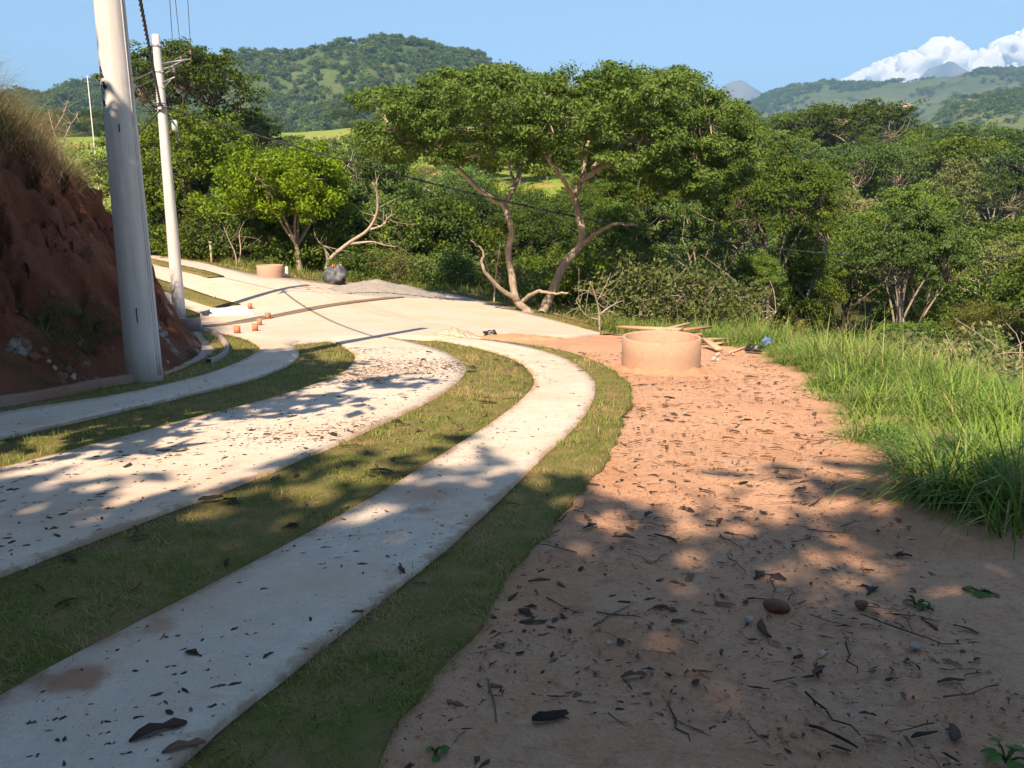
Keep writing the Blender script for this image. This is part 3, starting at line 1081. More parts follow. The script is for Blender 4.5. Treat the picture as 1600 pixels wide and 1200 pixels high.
bare_tree("bare pale branching tree beside the grey bag", 35.5,
          [[(514, 432), (512, 412), (542, 382), (574, 360), (589, 332), (589, 302), (582, 285)], [(542, 382), (580, 378), (600, 383), (622, 386)], [(513, 412), (509, 392), (500, 378)], [(574, 360), (598, 352), (606, 340)]], 0.11)
bare_tree("bare slender shrub stems left of the far concrete ring", 36.5,
          [[(372, 418), (368, 398), (358, 375), (350, 355)], [(372, 416), (376, 390), (374, 365), (382, 345)]], 0.05, seed=4)
bare_tree("bare pale tree at the edge of the pasture behind the bank", 62,
          [[(92, 268), (94, 235), (84, 205), (76, 175)], [(94, 235), (108, 200), (122, 178)], [(84, 205), (96, 185), (104, 165)], [(92, 245), (78, 222), (66, 205)]], 0.085, seed=6, tw=14)
bare_tree("bare pale shrub left of the plank pile", 23.8,
          [[(938, 518), (936, 490), (930, 462), (922, 440)], [(936, 492), (955, 478), (972, 470)], [(937, 500), (915, 492), (900, 470)]], 0.04, seed=8)
bare_tree("bare twiggy stem under the right crooked trunk", 30,
          [[(770, 470), (775, 430), (782, 380)], [(772, 450), (762, 420), (757, 405)]], 0.05, seed=9)

# ------------------------------------------------------------------ the wood across the valley
def scatter_wood():
    rng = np.random.default_rng(2024)
    cand = []
    n = 26000
    az = np.radians(rng.uniform(-37, 39, n)); r = np.sqrt(rng.uniform(20 ** 2, 235 ** 2, n))
    X = r * np.sin(az); Y = r * np.cos(az)
    S = sdf(X, Y, PLATFORM)
    noi = fbm(X / 30, Y / 30, 50, 3)
    azd = np.degrees(az)
    keep = []
    pos = np.zeros((0, 3))
    for i in range(n):
        a, rr, s = azd[i], r[i], S[i]
        small = False
        if s < 1.6: continue
        if a < -19:                                  # pasture on the left with hardly a tree
            if rr < 70 or noi[i] < 0.33: continue
            if -31 < a < -23.5 and rr < 215: continue
            sp = 7
        elif a < 6:                                  # hollow beyond the junction, meadow, then pasture
            if rr < 75:
                sp = 3.4
            elif rr < 122:
                if -8 < a < 5 and rr > 84: continue
                if noi[i] < 0.0: continue
                sp = 4.0
            elif rr < 165:
                if noi[i] < (.1 if a < -6 else -.25): continue
                sp = 5.0
            else:
                if noi[i] < 0.2 or (a < -5 and rr > 160): continue
                sp = 5.5
        else:
            sp = 2.8 if rr < 30 else (4.3 if rr < 60 else 5.6 if rr < 120 else 6.4)
            if noi[i] < -0.45 and rr > 60: continue
        if len(pos):
            d2 = (pos[:, 0] - X[i]) ** 2 + (pos[:, 1] - Y[i]) ** 2
            if (d2 < sp * sp).any(): continue
        pos = np.r_[pos, [[X[i], Y[i], a]]]
        keep.append((X[i], Y[i], a, rr, s))
    return keep


WOOD = scatter_wood()
WOOD.sort(key=lambda k: k[3])
FARWOOD = []
_r = random.Random(5)
n_ind = 0
for (x, y, a, rr, s) in WOOD:
    t = _r.random()
    if s < 4 or (rr < 30 and s < 9):
        if x > 5 and _r.random() < (.85 if a > 12 else .3): continue
        m = _r.choice(['bush_mid', 'bush_olive', 'bush_olive', 'bush_bright', 'bush_brown', 'bush_mid']); sc = _r.uniform(.5, .85)
        where, grp = "low on the near slope below the road edge", "bushes below the road edge"
    elif a < 6 and rr < 80:
        m = _r.choice(['near_mid', 'near_dark', 'near_dark', 'bush_dark', 'near_mid', 'bush_mid', 'near_dark', 'bush_olive', 'near_blue']); sc = _r.uniform(.5, .8)
        if a < -7: sc *= 1.25
        if m.startswith('bush'): sc *= 1.5
        where, grp = "in the hollow beyond the junction", "trees in the hollow beyond the junction"
    elif a < 6:
        m = _r.choice(['round_mid', 'umb_mid', 'round_olive', 'round_dark', 'bush_olive', 'bush_mid', 'tall_olive']); sc = _r.uniform(.6, .95)
        where, grp = "scattered on the pasture slope", "trees scattered on the pasture"
    elif rr < 34:
        if _r.random() < (.6 if a > 12 else .3): continue
        m = _r.choice(['near_slim', 'near_blue', 'bush_mid', 'near_layer', 'bush_olive']); sc = _r.uniform(.5, .72)
        if m.startswith('bush'): sc *= 1.6
        where, grp = "beside the valley wood", "trees beside the valley wood"
    elif rr < 52:
        m = _r.choice(['near_layer', 'near_slim', 'near_layer2', 'near_blue', 'near_layer', 'near_slim', 'near_olive' if a > 20 else 'near_slim']); sc = _r.uniform(.85, 1.2)
        where, grp = "amid the valley wood", "trees amid the valley wood"
    elif rr < 75:
        m = _r.choice(['round_mid', 'round_blue', 'umb_mid', 'round_dark', 'round_blue', 'umb_olive', 'umb_mid', 'round_bright', 'round_mid2', 'round_mid']); sc = _r.uniform(.9, 1.3)
        where, grp = "in the valley wood", "trees in the valley wood"
    else:
        m = _r.choice(['umb_olive', 'umb_brown', 'round_olive', 'umb_mid', 'tall_olive', 'round_mid', 'umb_dark', 'round_bright', 'round_mid2', 'umb_mid', 'round_dark', 'round_blue']); sc = _r.uniform(1.0, 1.45)
        where, grp = "on the far slope", "trees on the slope across the valley"
    if rr > 75 and a > 6: sc *= (.82 if a > 20 else .92)
    if n_ind >= 380:
        FARWOOD.append((x, y, m, sc)); continue
    n_ind += 1
    if a > 6:
        where += (" left of the ring" if a < 9 else " above the concrete ring" if a < 14 else " below the left far peak" if a < 19 else
                  " below the cloud's left end" if a < 26 else " below the right far peak" if a < 31 else " at the right edge")
        if rr > 75: where = where.replace("on the far slope", "high on the far slope" if rr > 110 else "low on the far slope")
    elif grp.endswith("junction"):
        where += (", left of the bare tree" if a < -13 else ", behind the gravel heap" if a < -6 else ", behind the crooked trunks" if a < 3 else ", right of the crooked trunks")
    place_tree(m, x, y, sc, _r.uniform(0, 6.28), where, grp, sx=_r.uniform(.7, .95) if (rr < 75 and not m.startswith('bush')) else _r.uniform(.8, 1.15))
print("WOOD", len(WOOD), "far", len(FARWOOD), "r", WOOD[min(379, len(WOOD) - 1)][3])

# singled-out trees on the far slope
for u, d, m, sc, lab in ((1340, 112, 'umb_dark', 1.35, "tall dark flat-topped tree with a pale trunk on the skyline of the wood"),
                         (1248, 118, 'umb_dark', 1.2, "dark flat-topped tree left of the tall pale-trunked one on the skyline"),
                         (1500, 122, 'umb_dark', 1.15, "dark flat-topped tree on the skyline near the right edge"),
                         (1350, 74, 'umb_brown', 1.1, "wide brownish tree with a forked pale trunk in the middle of the wood"),
                         (1190, 42, 'near_green', 0.9, "big mid green tree just right of the spreading tree"),
                         (1105, 40, 'near_green', 0.75, "green tree showing under the right side of the spreading crown")):
    x, y = at(u, d); place_tree(m, x, y, sc, u * .01, label=lab)
for u, d, m, sc, lab in ((262, 45, 'bush_dark', 1.0, "dark bush at the foot of the dense tree behind the slim pole"),
                         (300, 42.5, 'bush_mid', .85, "green bush beside the marker stake"),
                         (345, 41, 'bush_dark', .95, "dark bush right of the marker stake"),
                         (390, 40, 'bush_dark', 1.0, "dark bush behind the far concrete ring"),
                         (440, 38.5, 'bush_mid', .7, "green bush right of the far concrete ring"),
                         (238, 50, 'bush_mid', 1.2, "green bush glimpsed between the two concrete poles"),
                         (555, 38, 'bush_bright', .7, "light green bush right of the grey bag"),
                         (760, 50, 'near_dark', 1.0, "dark tree seen left of the left crooked trunk"),
                         (812, 56, 'near_mid', 1.05, "green tree seen between the two crooked trunks"),
                         (860, 48, 'near_dark', .95, "dark tree seen right between the crooked trunks"),
                         (715, 58, 'near_mid', 1.1, "green tree under the left side of the spreading crown"),
                         (905, 54, 'near_dark', 1.1, "dark tree behind the right crooked trunk"),
                         (960, 46, 'near_dark', 1.0, "dark tree right of the right crooked trunk"),
                         (1560, 15.5, 'bush_brown', .85, "dry brownish bush behind the tall grass at the right edge"),
                         (1500, 17.5, 'bush_olive', .8, "olive bush behind the tall grass, left of the dry brown one"),
                         (1010, 27, 'bush_olive', 1.0, "olive bush beyond the plank pile, nearest the spreading tree"),
                         (1090, 26, 'bush_olive', .95, "olive bush straight behind the plank pile"),
                         (1150, 27, 'bush_brown', 1.0, "brownish bush behind the right end of the plank pile"),
                         (930, 31, 'bush_mid', 1.0, "green bush under the right crooked trunk"),
                         (700, 37, 'bush_mid', .9, "green bush beyond the end of the gravel heap"),
                         (612, 35.5, 'bush_olive', .6, "small olive bush just behind the gravel heap")):
    x, y = at(u, d); place_tree(m, x, y, sc, u * .013, label=lab)

# ------------------------------------------------------------------ hills, far mountains, far woods
def m_hill(name, a, b, c_, sc, soil=()):
    t = NT(name)
    n = t.noise(sc, 6, 0.65); n2 = t.noise(sc * 7, 4, 0.7)
    c = t.mix(t.ramp(n, 0.38, 0.62), a, b)
    c = t.mix(t.ramp(n2, 0.45, 0.75, 0, .7), c, c_)
    for (x, y, r) in soil:
        c = t.mix(t.blob(x, y, r, r * .8, 1.2 / r), c, (0.42, 0.22, 0.13))
    return t.done(c, 1.0, 0.05)




def build_hill(name, prof, r0, r1, r2, mat, seed, amp, n=240, m=110, z0=6.0, pw=1.25):
    P = np.array(prof, float)
    us = np.linspace(P[0, 0], P[-1, 0], n)
    k = np.ones(5) / 5
    vs = np.interp(us, P[:, 0], P[:, 1])
    vs = np.convolve(np.r_[vs[:1], vs[:1], vs, vs[-1:], vs[-1:]], k, 'valid')
    D = np.array([ray(u, v) for u, v in zip(us, vs)])
    hor = np.hypot(D[:, 0], D[:, 1])
    tan = D[:, 2] / hor
    dirx, diry = D[:, 0] / hor, D[:, 1] / hor
    rc = r1 * (1 + 0.10 * np.array([vnoise(i * 0.03, 3.3, seed) for i in range(n)]))
    T = np.linspace(0, 1.45, m)
    Rr = np.where(T[:, None] <= 1, r0 + (rc - r0)[None, :] * T[:, None], rc[None, :] + (r2 - r1) * (T[:, None] - 1) / .45)
    zc = CAM_H + rc * tan
    up = np.clip(T, 0, 1) ** pw
    dn = np.where(T > 1, 1 - sstep(1, 1.45, T), 1)
    Zh = z0 - 14 + (zc - z0 + 14)[None, :] * (up * dn)[:, None]
    X = Rr * dirx; Y = Rr * diry
    bell = np.where(T < 1, np.sin(np.clip(T, 0, 1) * np.pi), 0.0)[:, None]
    rid = fbm(X / (r1 * .10), Y / (r1 * .10), seed, 5)
    Zh = Zh - np.abs(rid) * amp * (bell * .9 + .06) + fbm(X / (r1 * .022), Y / (r1 * .022), seed + 3, 3) * amp * .10
    me = grid_mesh(name, X, Y, Zh, None, True)
    o = tag(link(name, me, mat), kind="structure")
    return X, Y, Zh, T


SK_LEFT = [(-420, 215), (-250, 195), (-100, 172), (0, 152), (60, 146), (110, 137), (150, 128), (200, 121), (240, 112), (280, 105), (330, 88), (360, 79), (390, 74), (420, 80), (455, 85), (490, 80), (520, 70), (560, 64), (590, 60), (620, 58), (650, 64), (680, 67), (720, 77), (760, 92), (800, 110), (860, 135), (940, 160), (1040, 185), (1150, 205), (1300, 222)]
SK_R1 = [(960, 230), (1050, 213), (1110, 193), (1153, 170), (1185, 152), (1219, 140), (1255, 133), (1294, 127), (1330, 130), (1366, 130), (1397, 126), (1431, 127), (1480, 119), (1522, 113), (1600, 107), (1700, 100), (1850, 105), (2000, 130)]
SK_R2 = [(1250, 262), (1330, 232), (1400, 207), (1444, 188), (1487, 157), (1537, 149), (1600, 143), (1700, 134), (1850, 140), (2000, 150)]
SK_R3 = [(1380, 300), (1450, 268), (1520, 240), (1570, 226), (1620, 220), (1720, 212), (1900, 205)]
SK_MA = [(1010, 185), (1060, 165), (1095, 154), (1119, 143), (1130, 134), (1143, 128), (1156, 126), (1166, 128), (1176, 134), (1194, 146), (1230, 168), (1290, 190)]
SK_MB = [(1330, 170), (1400, 143), (1428, 125), (1440, 116), (1453, 107), (1470, 101), (1487, 98), (1500, 101), (1510, 107), (1520, 114), (1560, 132), (1640, 160)]


def polar(u, r):
    d = ray(u, 300); h = math.hypot(d[0], d[1])
    return d[0] / h * r, d[1] / h * r


soil1 = [(*polar(1266, 1850), 13), (*polar(1402, 2050), 16), (*polar(1200, 1750), 9)]
M_HILL_L = m_hill("forested_hill", (0.038, 0.066, 0.022), (0.07, 0.10, 0.03), (0.12, 0.12, 0.05), 0.008)
M_HILL_R = m_hill("mixed_pasture_hill", (0.035, 0.062, 0.022), (0.085, 0.10, 0.038), (0.06, 0.085, 0.03), 0.005, soil1)
M_HILL_N = m_hill("scrubby_hill", (0.06, 0.095, 0.03), (0.17, 0.16, 0.06), (0.10, 0.13, 0.04), 0.012)
M_MTN = m_hill("far_rock", (0.10, 0.09, 0.075), (0.15, 0.13, 0.11), (0.07, 0.09, 0.05), 0.002)
HL = build_hill("hill", SK_LEFT, 330, 950, 1500, M_HILL_L, 101, 60)
H1 = build_hill("hill", SK_R1, 900, 2200, 3200, M_HILL_R, 102, 110)
H2 = build_hill("hill", SK_R2, 420, 1150, 1700, M_HILL_N, 103, 60)
H3 = build_hill("hill", SK_R3, 260, 520, 800, M_HILL_N, 107, 18, z0=4)
build_hill("mountain", SK_MA, 4200, 5600, 6600, M_MTN, 104, 260)
build_hill("mountain", SK_MB, 4500, 6200, 7200, M_MTN, 105, 260)


def scatter_stuff(name, P, scale, protos, label, cat_, seed=0):
    """one object of countless like pieces: prototypes instanced on points"""
    col = bpy.data.collections.new(name + "_pieces")
    for i, me in enumerate(protos):
        o = bpy.data.objects.new("piece", me); col.objects.link(o)
    me = raw_mesh(name, P, [np.zeros((0, 3), np.int32)] if False else np.zeros((0, 3), np.int32), False, {"sc": scale}) if False else None
    me = bpy.data.meshes.new(name)
    me.vertices.add(len(P)); me.vertices.foreach_set("co", np.asarray(P, np.float32).ravel())
    at_ = me.attributes.new("sc", 'FLOAT', 'POINT'); at_.data.foreach_set("value", np.asarray(scale, np.float32))
    me.update()
    ng = bpy.data.node_groups.new(name + "_scatter", 'GeometryNodeTree')
    ng.interface.new_socket("Geometry", in_out='INPUT', socket_type='NodeSocketGeometry')
    ng.interface.new_socket("Geometry", in_out='OUTPUT', socket_type='NodeSocketGeometry')
    gi = ng.nodes.new("NodeGroupInput"); go = ng.nodes.new("NodeGroupOutput")
    ci = ng.nodes.new("GeometryNodeCollectionInfo")
    ci.inputs["Collection"].default_value = col
    ci.inputs["Separate Children"].default_value = True
    ci.inputs["Reset Children"].default_value = True
    iop = ng.nodes.new("GeometryNodeInstanceOnPoints")
    iop.inputs["Pick Instance"].default_value = True
    rv = ng.nodes.new("FunctionNodeRandomValue"); rv.data_type = 'FLOAT_VECTOR'
    rv.inputs["Min"].default_value = (-0.06, -0.06, 0); rv.inputs["Max"].default_value = (0.06, 0.06, 6.283)
    rv.inputs["Seed"].default_value = seed
    na = ng.nodes.new("GeometryNodeInputNamedAttribute"); na.data_type = 'FLOAT'; na.inputs["Name"].default_value = "sc"
    ng.links.new(gi.outputs[0], iop.inputs["Points"])
    ng.links.new(ci.outputs[0], iop.inputs["Instance"])
    ng.links.new(rv.outputs["Value"], iop.inputs["Rotation"])
    ng.links.new(na.outputs["Attribute"], iop.inputs["Scale"])
    ng.links.new(iop.outputs[0], go.inputs[0])
    o = bpy.data.objects.new(name, me); COL.objects.link(o)
    md = o.modifiers.new("scatter", 'NODES'); md.node_group = ng
    return tag(o, label, cat_, kind="stuff")


def far_crown(seed, leaf, rx=4.0, h=6.0, npad=16, per=22, size=1.0):
    rng = np.random.default_rng(seed)
    g = rng.normal(size=(npad, 3)); g /= np.linalg.norm(g, axis=1)[:, None]
    g[:, 2] = np.abs(g[:, 2])
    C = g * (rng.random(npad) ** .4)[:, None] * np.array([rx, rx, h * .55]) + np.array([0, 0, h * .38])
    PR = rng.uniform(.25, .45, npad) * rx
    Vl, Q, tint = leaf_cloud(rng, C, PR, PR * .7, per, size)
    me = raw_mesh("far_crown", Vl, Q, False, {"tint": tint})
    me.materials.append(LEAF[leaf])
    return me


FARC = [far_crown(1, 'dark'), far_crown(2, 'mid'), far_crown(3, 'dark', 4.5, 5.0), far_crown(4, 'olive', 3.6, 5.5), far_crown(5, 'mid', 3.4, 7.0), far_crown(6, 'dark', 3.8, 6.5)]


def sow(Hh, n, seed, dens, tmin=0.02, tmax=1.06):
    rng = np.random.default_rng(seed)
    X, Y, Zh, T = Hh
    m, k = X.shape
    # more of them where the slope is near
    i = rng.random(n) * (m - 2); i = i[(T[i.astype(int)] < tmax) & (T[i.astype(int)] > tmin)]
    j = rng.random(len(i)) * (k - 2)
    a, b = i.astype(int), j.astype(int); fa, fb = i - a, j - b
    def ip(A): return (A[a, b] * (1 - fa) + A[a + 1, b] * fa) * (1 - fb) + (A[a, b + 1] * (1 - fa) + A[a + 1, b + 1] * fa) * fb
    P = np.c_[ip(X), ip(Y), ip(Zh)]
    keep = dens(P, T[a], rng) > rng.random(len(P))
    return P[keep]


def dens_left(P, t, rng):
    az = np.degrees(np.arctan2(P[:, 0], P[:, 1]))
    d = sstep(-0.25, 0.05, fbm(P[:, 0] / 90, P[:, 1] / 90, 60, 3))
    tan_patch = sstep(-24, -21, az) * sstep(-15, -18, az) * sstep(.5, .75, t)
    return np.clip(0.6 + .6 * d - 0.95 * tan_patch, 0, 1)


def dens_right(P, t, rng):
    return sstep(-0.25, 0.1, fbm(P[:, 0] / 160, P[:, 1] / 160, 61, 4) + 0.03) * .95


def dens_near(P, t, rng):
    return sstep(-0.2, 0.1, fbm(P[:, 0] / 70, P[:, 1] / 70, 62, 4)) * .9


rngF = np.random.default_rng(9)
P = sow(HL, 30000, 1, dens_left)
scatter_stuff("hill_woodland", P, rngF.uniform(.55, 1.35, len(P)), FARC, "dark green woodland covering the big hill on the left", "woodland", 1)
P = np.r_[sow(H1, 42000, 2, dens_right)]
scatter_stuff("hill_woodland", P, rngF.uniform(1.0, 2.0, len(P)), FARC, "patchy woodland on the hazy hill at the right", "woodland", 2)
P = np.r_[sow(H2, 12000, 3, dens_near), sow(H3, 3000, 4, dens_near)]
scatter_stuff("hill_woodland", P, rngF.uniform(.6, 1.3, len(P)), FARC, "scrub and trees on the nearer right hill", "woodland", 3)
# the wood between the last single trees and the hills
if True:
    rg = np.random.default_rng(12)
    n = 2600
    az = np.radians(rg.uniform(-38, 40, n)); r = np.sqrt(rg.uniform(150 ** 2, 430 ** 2, n))
    X = r * np.sin(az); Y = r * np.cos(az); azd = np.degrees(az)
    k = np.where(azd > 6, True, (r > np.where(azd < -5, 300, 262)) & (fbm(X / 40, Y / 40, 70, 3) > -.1))
    k &= ~((azd < -22) & (r < 275))
    X, Y = X[k], Y[k]
    P = np.c_[X, Y, Z(X, Y)]
    if FARWOOD:
        fx = np.array([f[0] for f in FARWOOD]); fy = np.array([f[1] for f in FARWOOD])
        P = np.r_[P, np.c_[fx, fy, Z(fx, fy)]]
    mods = [TREES[m][1] for m in ('umb_olive', 'round_mid', 'round_olive', 'umb_dark', 'umb_brown', 'round_dark', 'umb_mid', 'round_mid2')]
    scatter_stuff("far_wood", P, rg.uniform(.75, 1.15, len(P)), mods, "massed trees of the wood behind the valley slope", "woodland", 5)


# ------------------------------------------------------------------ cumulus cloud
def build_cloud():
    from mathutils import noise as mnoise
    rng = np.random.default_rng(3)
    top = np.array([(1308, 138), (1318, 126), (1337, 113), (1360, 102), (1381, 92), (1412, 83), (1444, 72), (1458, 60), (1472, 56), (1490, 62), (1505, 76), (1518, 87), (1535, 78), (1560, 64), (1580, 54), (1600, 45), (1650, 30), (1720, 38), (1800, 62), (1880, 110), (1930, 150)], float)
    D = 15500.0
    bm_v, bm_f = ico(3)
    VV, FF, n0 = [], [], 0
    px = D / F_PX
    sph = []
    for u in np.arange(1312, 1925, 9.0):
        vt = np.interp(u, top[:, 0], top[:, 1])
        r = rng.uniform(7, 13)
        sph.append((u, vt + r * .9, r, rng.uniform(-25, 25)))
        v = vt + r * 1.8
        while v < 185:
            r = rng.uniform(12, 30)
            sph.append((u + rng.uniform(-8, 8), max(v, vt + r * 1.15), r, rng.uniform(-50, 20) - (v - vt) * .2))
            v += r * .9
    V_all = []
    for (u, v, r, dz) in sph:
        c = pt(u, v, D + dz * px)
        P = bm_v * (r * px)
        Pw = P + c
        f = np.array([mnoise.turbulence(Vector(q / (16 * px)), 4, False) for q in Pw])
        Pw = c + P * (0.78 + 0.42 * f)[:, None]
        V_all.append(Pw); FF.append(bm_f + n0); n0 += len(bm_v)
    me = raw_mesh("cloud", np.concatenate(V_all), np.concatenate(FF), True)
    t = NT("cloud_white")
    t.done((0.93, 0.93, 0.93), 1.0, 0.0)
    tr = t.n("ShaderNodeBsdfTranslucent"); tr.inputs["Color"].default_value = (.95, .95, .95, 1)
    mx = t.n("ShaderNodeMixShader"); mx.inputs[0].default_value = 0.45
    t.l(t.b.outputs[0], mx.inputs[1]); t.l(tr.outputs[0], mx.inputs[2]); t.l(mx.outputs[0], t.out.inputs["Surface"])
    tag(link("cloud", me, t.m), "white billowing cumulus cloud behind the far right mountain", "cloud")


def ico(sub):
    import bmesh
    bm = bmesh.new(); bmesh.ops.create_icosphere(bm, subdivisions=sub, radius=1.0)
    V_ = np.array([v.co[:] for v in bm.verts]); F_ = np.array([[v.index for v in f.verts] for f in bm.faces])
    bm.free()
    return V_, F_


build_cloud()

# ------------------------------------------------------------------ hazy air
def build_haze():
    mb = MB().box((0, 1500, 627), (19600, 17000, 1290))
    t = NT("thin_haze")
    t.t.nodes.remove(t.b)
    pv = t.n("ShaderNodeVolumePrincipled")
    pv.inputs["Color"].default_value = (0.28, 0.57, 0.97, 1)
    pv.inputs["Density"].default_value = 1.95e-4
    pv.inputs["Anisotropy"].default_value = 0.0
    t.l(pv.outputs[0], t.out.inputs["Volume"])
    o = mb.build("haze", t.m)
    tag(o, "thin bluish haze over the hills", "haze", kind="stuff")


build_haze()

# ------------------------------------------------------------------ utility poles and wires
def m_pole():
    t = NT("cast_concrete_pole")
    oc = t.objco()
    mp = t.n("ShaderNodeMapping"); mp.inputs["Scale"].default_value = (9, 9, 0.7)
    t.l(oc, mp.inputs["Vector"])
    n1 = t.noise(1.2, 5, 0.65, mp.outputs[0]); n2 = t.noise(70, 3, 0.7, oc); n3 = t.noise(2.2, 4, 0.6, oc)
    c = t.mix(t.ramp(n1, 0.35, 0.65), (0.55, 0.53, 0.50), (0.65, 0.63, 0.60))
    c = t.mix(t.ramp(n3, 0.55, 0.75, 0, .45), c, (0.46, 0.41, 0.36))
    c = t.mix(t.ramp(n2, 0.62, 0.74, 0, .35), c, (0.30, 0.28, 0.26))
    sep = t.n("ShaderNodeSeparateXYZ"); t.l(oc, sep.inputs[0])
    low = t.ramp(t.math('ADD', sep.outputs["Z"], t.math('MULTIPLY', n3, .5)), 0.75, 0.25, 0, .75)
    c = t.mix(low, c, (0.40, 0.27, 0.19))
    t.bump(t.math('ADD', n2, n1), 0.25, 0.01)
    return t.done(c, 0.85, 0.2)


M_POLE = m_pole()
M_STEEL = plain("galvanised_steel", (0.30, 0.30, 0.31), 0.5, .2, 30, .5, .6)
M_PORC = plain("brown_porcelain", (0.10, 0.06, 0.05), 0.25, .1, 20, .6)
M_CABLE = plain("black_cable_sheath", (0.035, 0.035, 0.04), 0.4, .2, 30, .4)
M_WIRE = plain("weathered_aluminium_wire", (0.12, 0.125, 0.14), 0.5, .2, 30, .4)
M_TAR = plain("black_tar_paint", (0.02, 0.02, 0.025), 0.7, .3, 30, .3)


def blotch(rng, w, h, n=14):
    a = np.linspace(0, 2 * np.pi, n, endpoint=False)
    r = 1 + rng.normal(size=n) * .25
    return np.c_[np.cos(a) * r * w / 2, np.sin(a) * r * h / 2]


def pole(label, base, H, rb, rt, near=False, seed=0, group=None, rz=0.0):
    o = thing("utility_pole", label, "pole", tuple(base), rz, group)
    n = 20
    prof = [(rb * 1.005, -0.6)] + [(rb + (rt - rb) * k / n, H * k / n) for k in range(n + 1)] + [(rt * .86, H + .015), (0.001, H + .02)]
    mb = MB().lathe(prof, 36)
    mb.build("shaft", M_POLE, o, True)
    rr = lambda z: rb + (rt - rb) * z / H
    if near:
        # cast seam down the right-hand side, lifting holes and tar marks on the side towards the road
        mb = MB()
        a = -0.22
        for s in (-1, 1):
            P = [np.array([rr(z) * math.cos(a + s * .09), rr(z) * math.sin(a + s * .09), z]) * np.array([1.012, 1.012, 1]) for z in np.linspace(0.1, H - .1, 30)]
            mb.tube(P, 0.007, 5)
        mb.build("casting_seam", M_POLE, o, True)
        mb = MB()
        for z, h in ((0.95, .19), (3.35, .10)):
            aa = -1.25
            r = rr(z) * 1.004
            mb.box((r * math.cos(aa), r * math.sin(aa), z), (0.016, 0.012, h), aa)
        mb.build("mould_slot", M_TAR, o)
        rng = np.random.default_rng(5)
        mb = MB()
        for (aa, z, w, h) in ((-2.25, 4.0, .09, .13), (-2.15, 3.86, .13, .16), (-2.2, 3.66, .06, .10), (-2.3, 4.08, .05, .05)):
            B = blotch(rng, w, h)
            r = rr(z) * 1.006
            Vv = [((r) * math.cos(aa + q[0] / r), r * math.sin(aa + q[0] / r), z + q[1]) for q in B]
            mb.add(Vv, [tuple(range(len(Vv)))])
        mb.build("tar_mark", M_TAR, o)
    return o


def insulator(mb, c):
    mb.lathe([(0.012, -.10), (0.012, 0), (.05, .005), (.055, .03), (.03, .045), (.06, .05), (.062, .075), (.03, .09), (.04, .10), (.035, .13), (.001, .135)], 10, c)


def wire(label, P, r, mat, group=None, name="overhead_wire", twist=0.0, n=6):
    P = np.asarray(P)
    mb = MB()
    if twist:
        mb.tube(P, r * .75, 5)
        T = np.gradient(P, axis=0); L = np.r_[0, np.cumsum(np.linalg.norm(np.diff(P, axis=0), axis=1))]
        T /= np.linalg.norm(T, axis=1)[:, None]
        N = np.cross(T, (0, 0, 1.0)); N /= np.linalg.norm(N, axis=1)[:, None]; B = np.cross(T, N)
        for k in range(2):
            ph = L * 2 * np.pi / twist + k * np.pi
            mb.tube(P + (np.cos(ph)[:, None] * N + np.sin(ph)[:, None] * B) * r * .9, r * .7, 5)
    else:
        mb.tube(P, r, n)
    o = mb.build(name, mat, None, True)
    return tag(o, label, "wire", group)


def sag(a, b, s, n=60):
    t = np.linspace(0, 1, n)[:, None]
    P = np.asarray(a) * (1 - t) + np.asarray(b) * t
    P[:, 2] -= 4 * s * (t * (1 - t))[:, 0]
    return P


B1 = W(227, 596)
B2 = W(281, 501)
rb1 = 27.0 / F_PX * B1[1] * 1.0
rb2 = 9.6 / F_PX * B2[1] * 1.02
POLE1 = pole("thick grey concrete utility pole at the foot of the red bank", B1, 9.6, rb1, rb1 - 0.105, True)
H2P = 55
top2 = pt(244, 55, B2[1])[2] - B2[2]
POLE2 = pole("slimmer pale concrete utility pole farther along the road", B2, top2, rb2, rb2 * .56)
# crossarms and insulators of the slimmer pole
def fit_arms(o, base, H, sc=1.0, rot=0.0, n=3):
    mb = MB()
    heads = []
    for k, (z, L) in enumerate(((H - .75, .62), (H - .62, .95), (H - 1.12, .62))[:n]):
        a = rot + (0.12, -0.1, -.5)[k]
        e = np.array([math.cos(a) * L, math.sin(a) * L, z])
        mb.tube(np.array([[0, 0, z - .12], e * np.array([1, 1, 1])]), 0.022, 6)
        mb.tube(np.array([[0, 0, z - .32], e * np.array([.75, .75, 1]) - np.array([0, 0, .04])]), 0.014, 5)
        heads.append(e)
    arm = mb.build("bracket_arm", M_STEEL, o)
    for e in heads:
        mb = MB(); insulator(mb, e + np.array([0, 0, .10])); mb.build("insulator", M_PORC, arm, True)
    mb = MB()
    for z in (H - .28, H - .95, H - 1.35):
        mb.lathe([(rb2 * .64, z - .025), (rb2 * .64, z + .025)], 20)
        mb.box((rb2 * .66, -.03, z), (.05, .09, .05))
    mb.build("clamp", M_STEEL, o)
    return [e + np.array(base) + np.array([0, 0, .22]) for e in heads]


heads2 = fit_arms(POLE2, B2, top2)
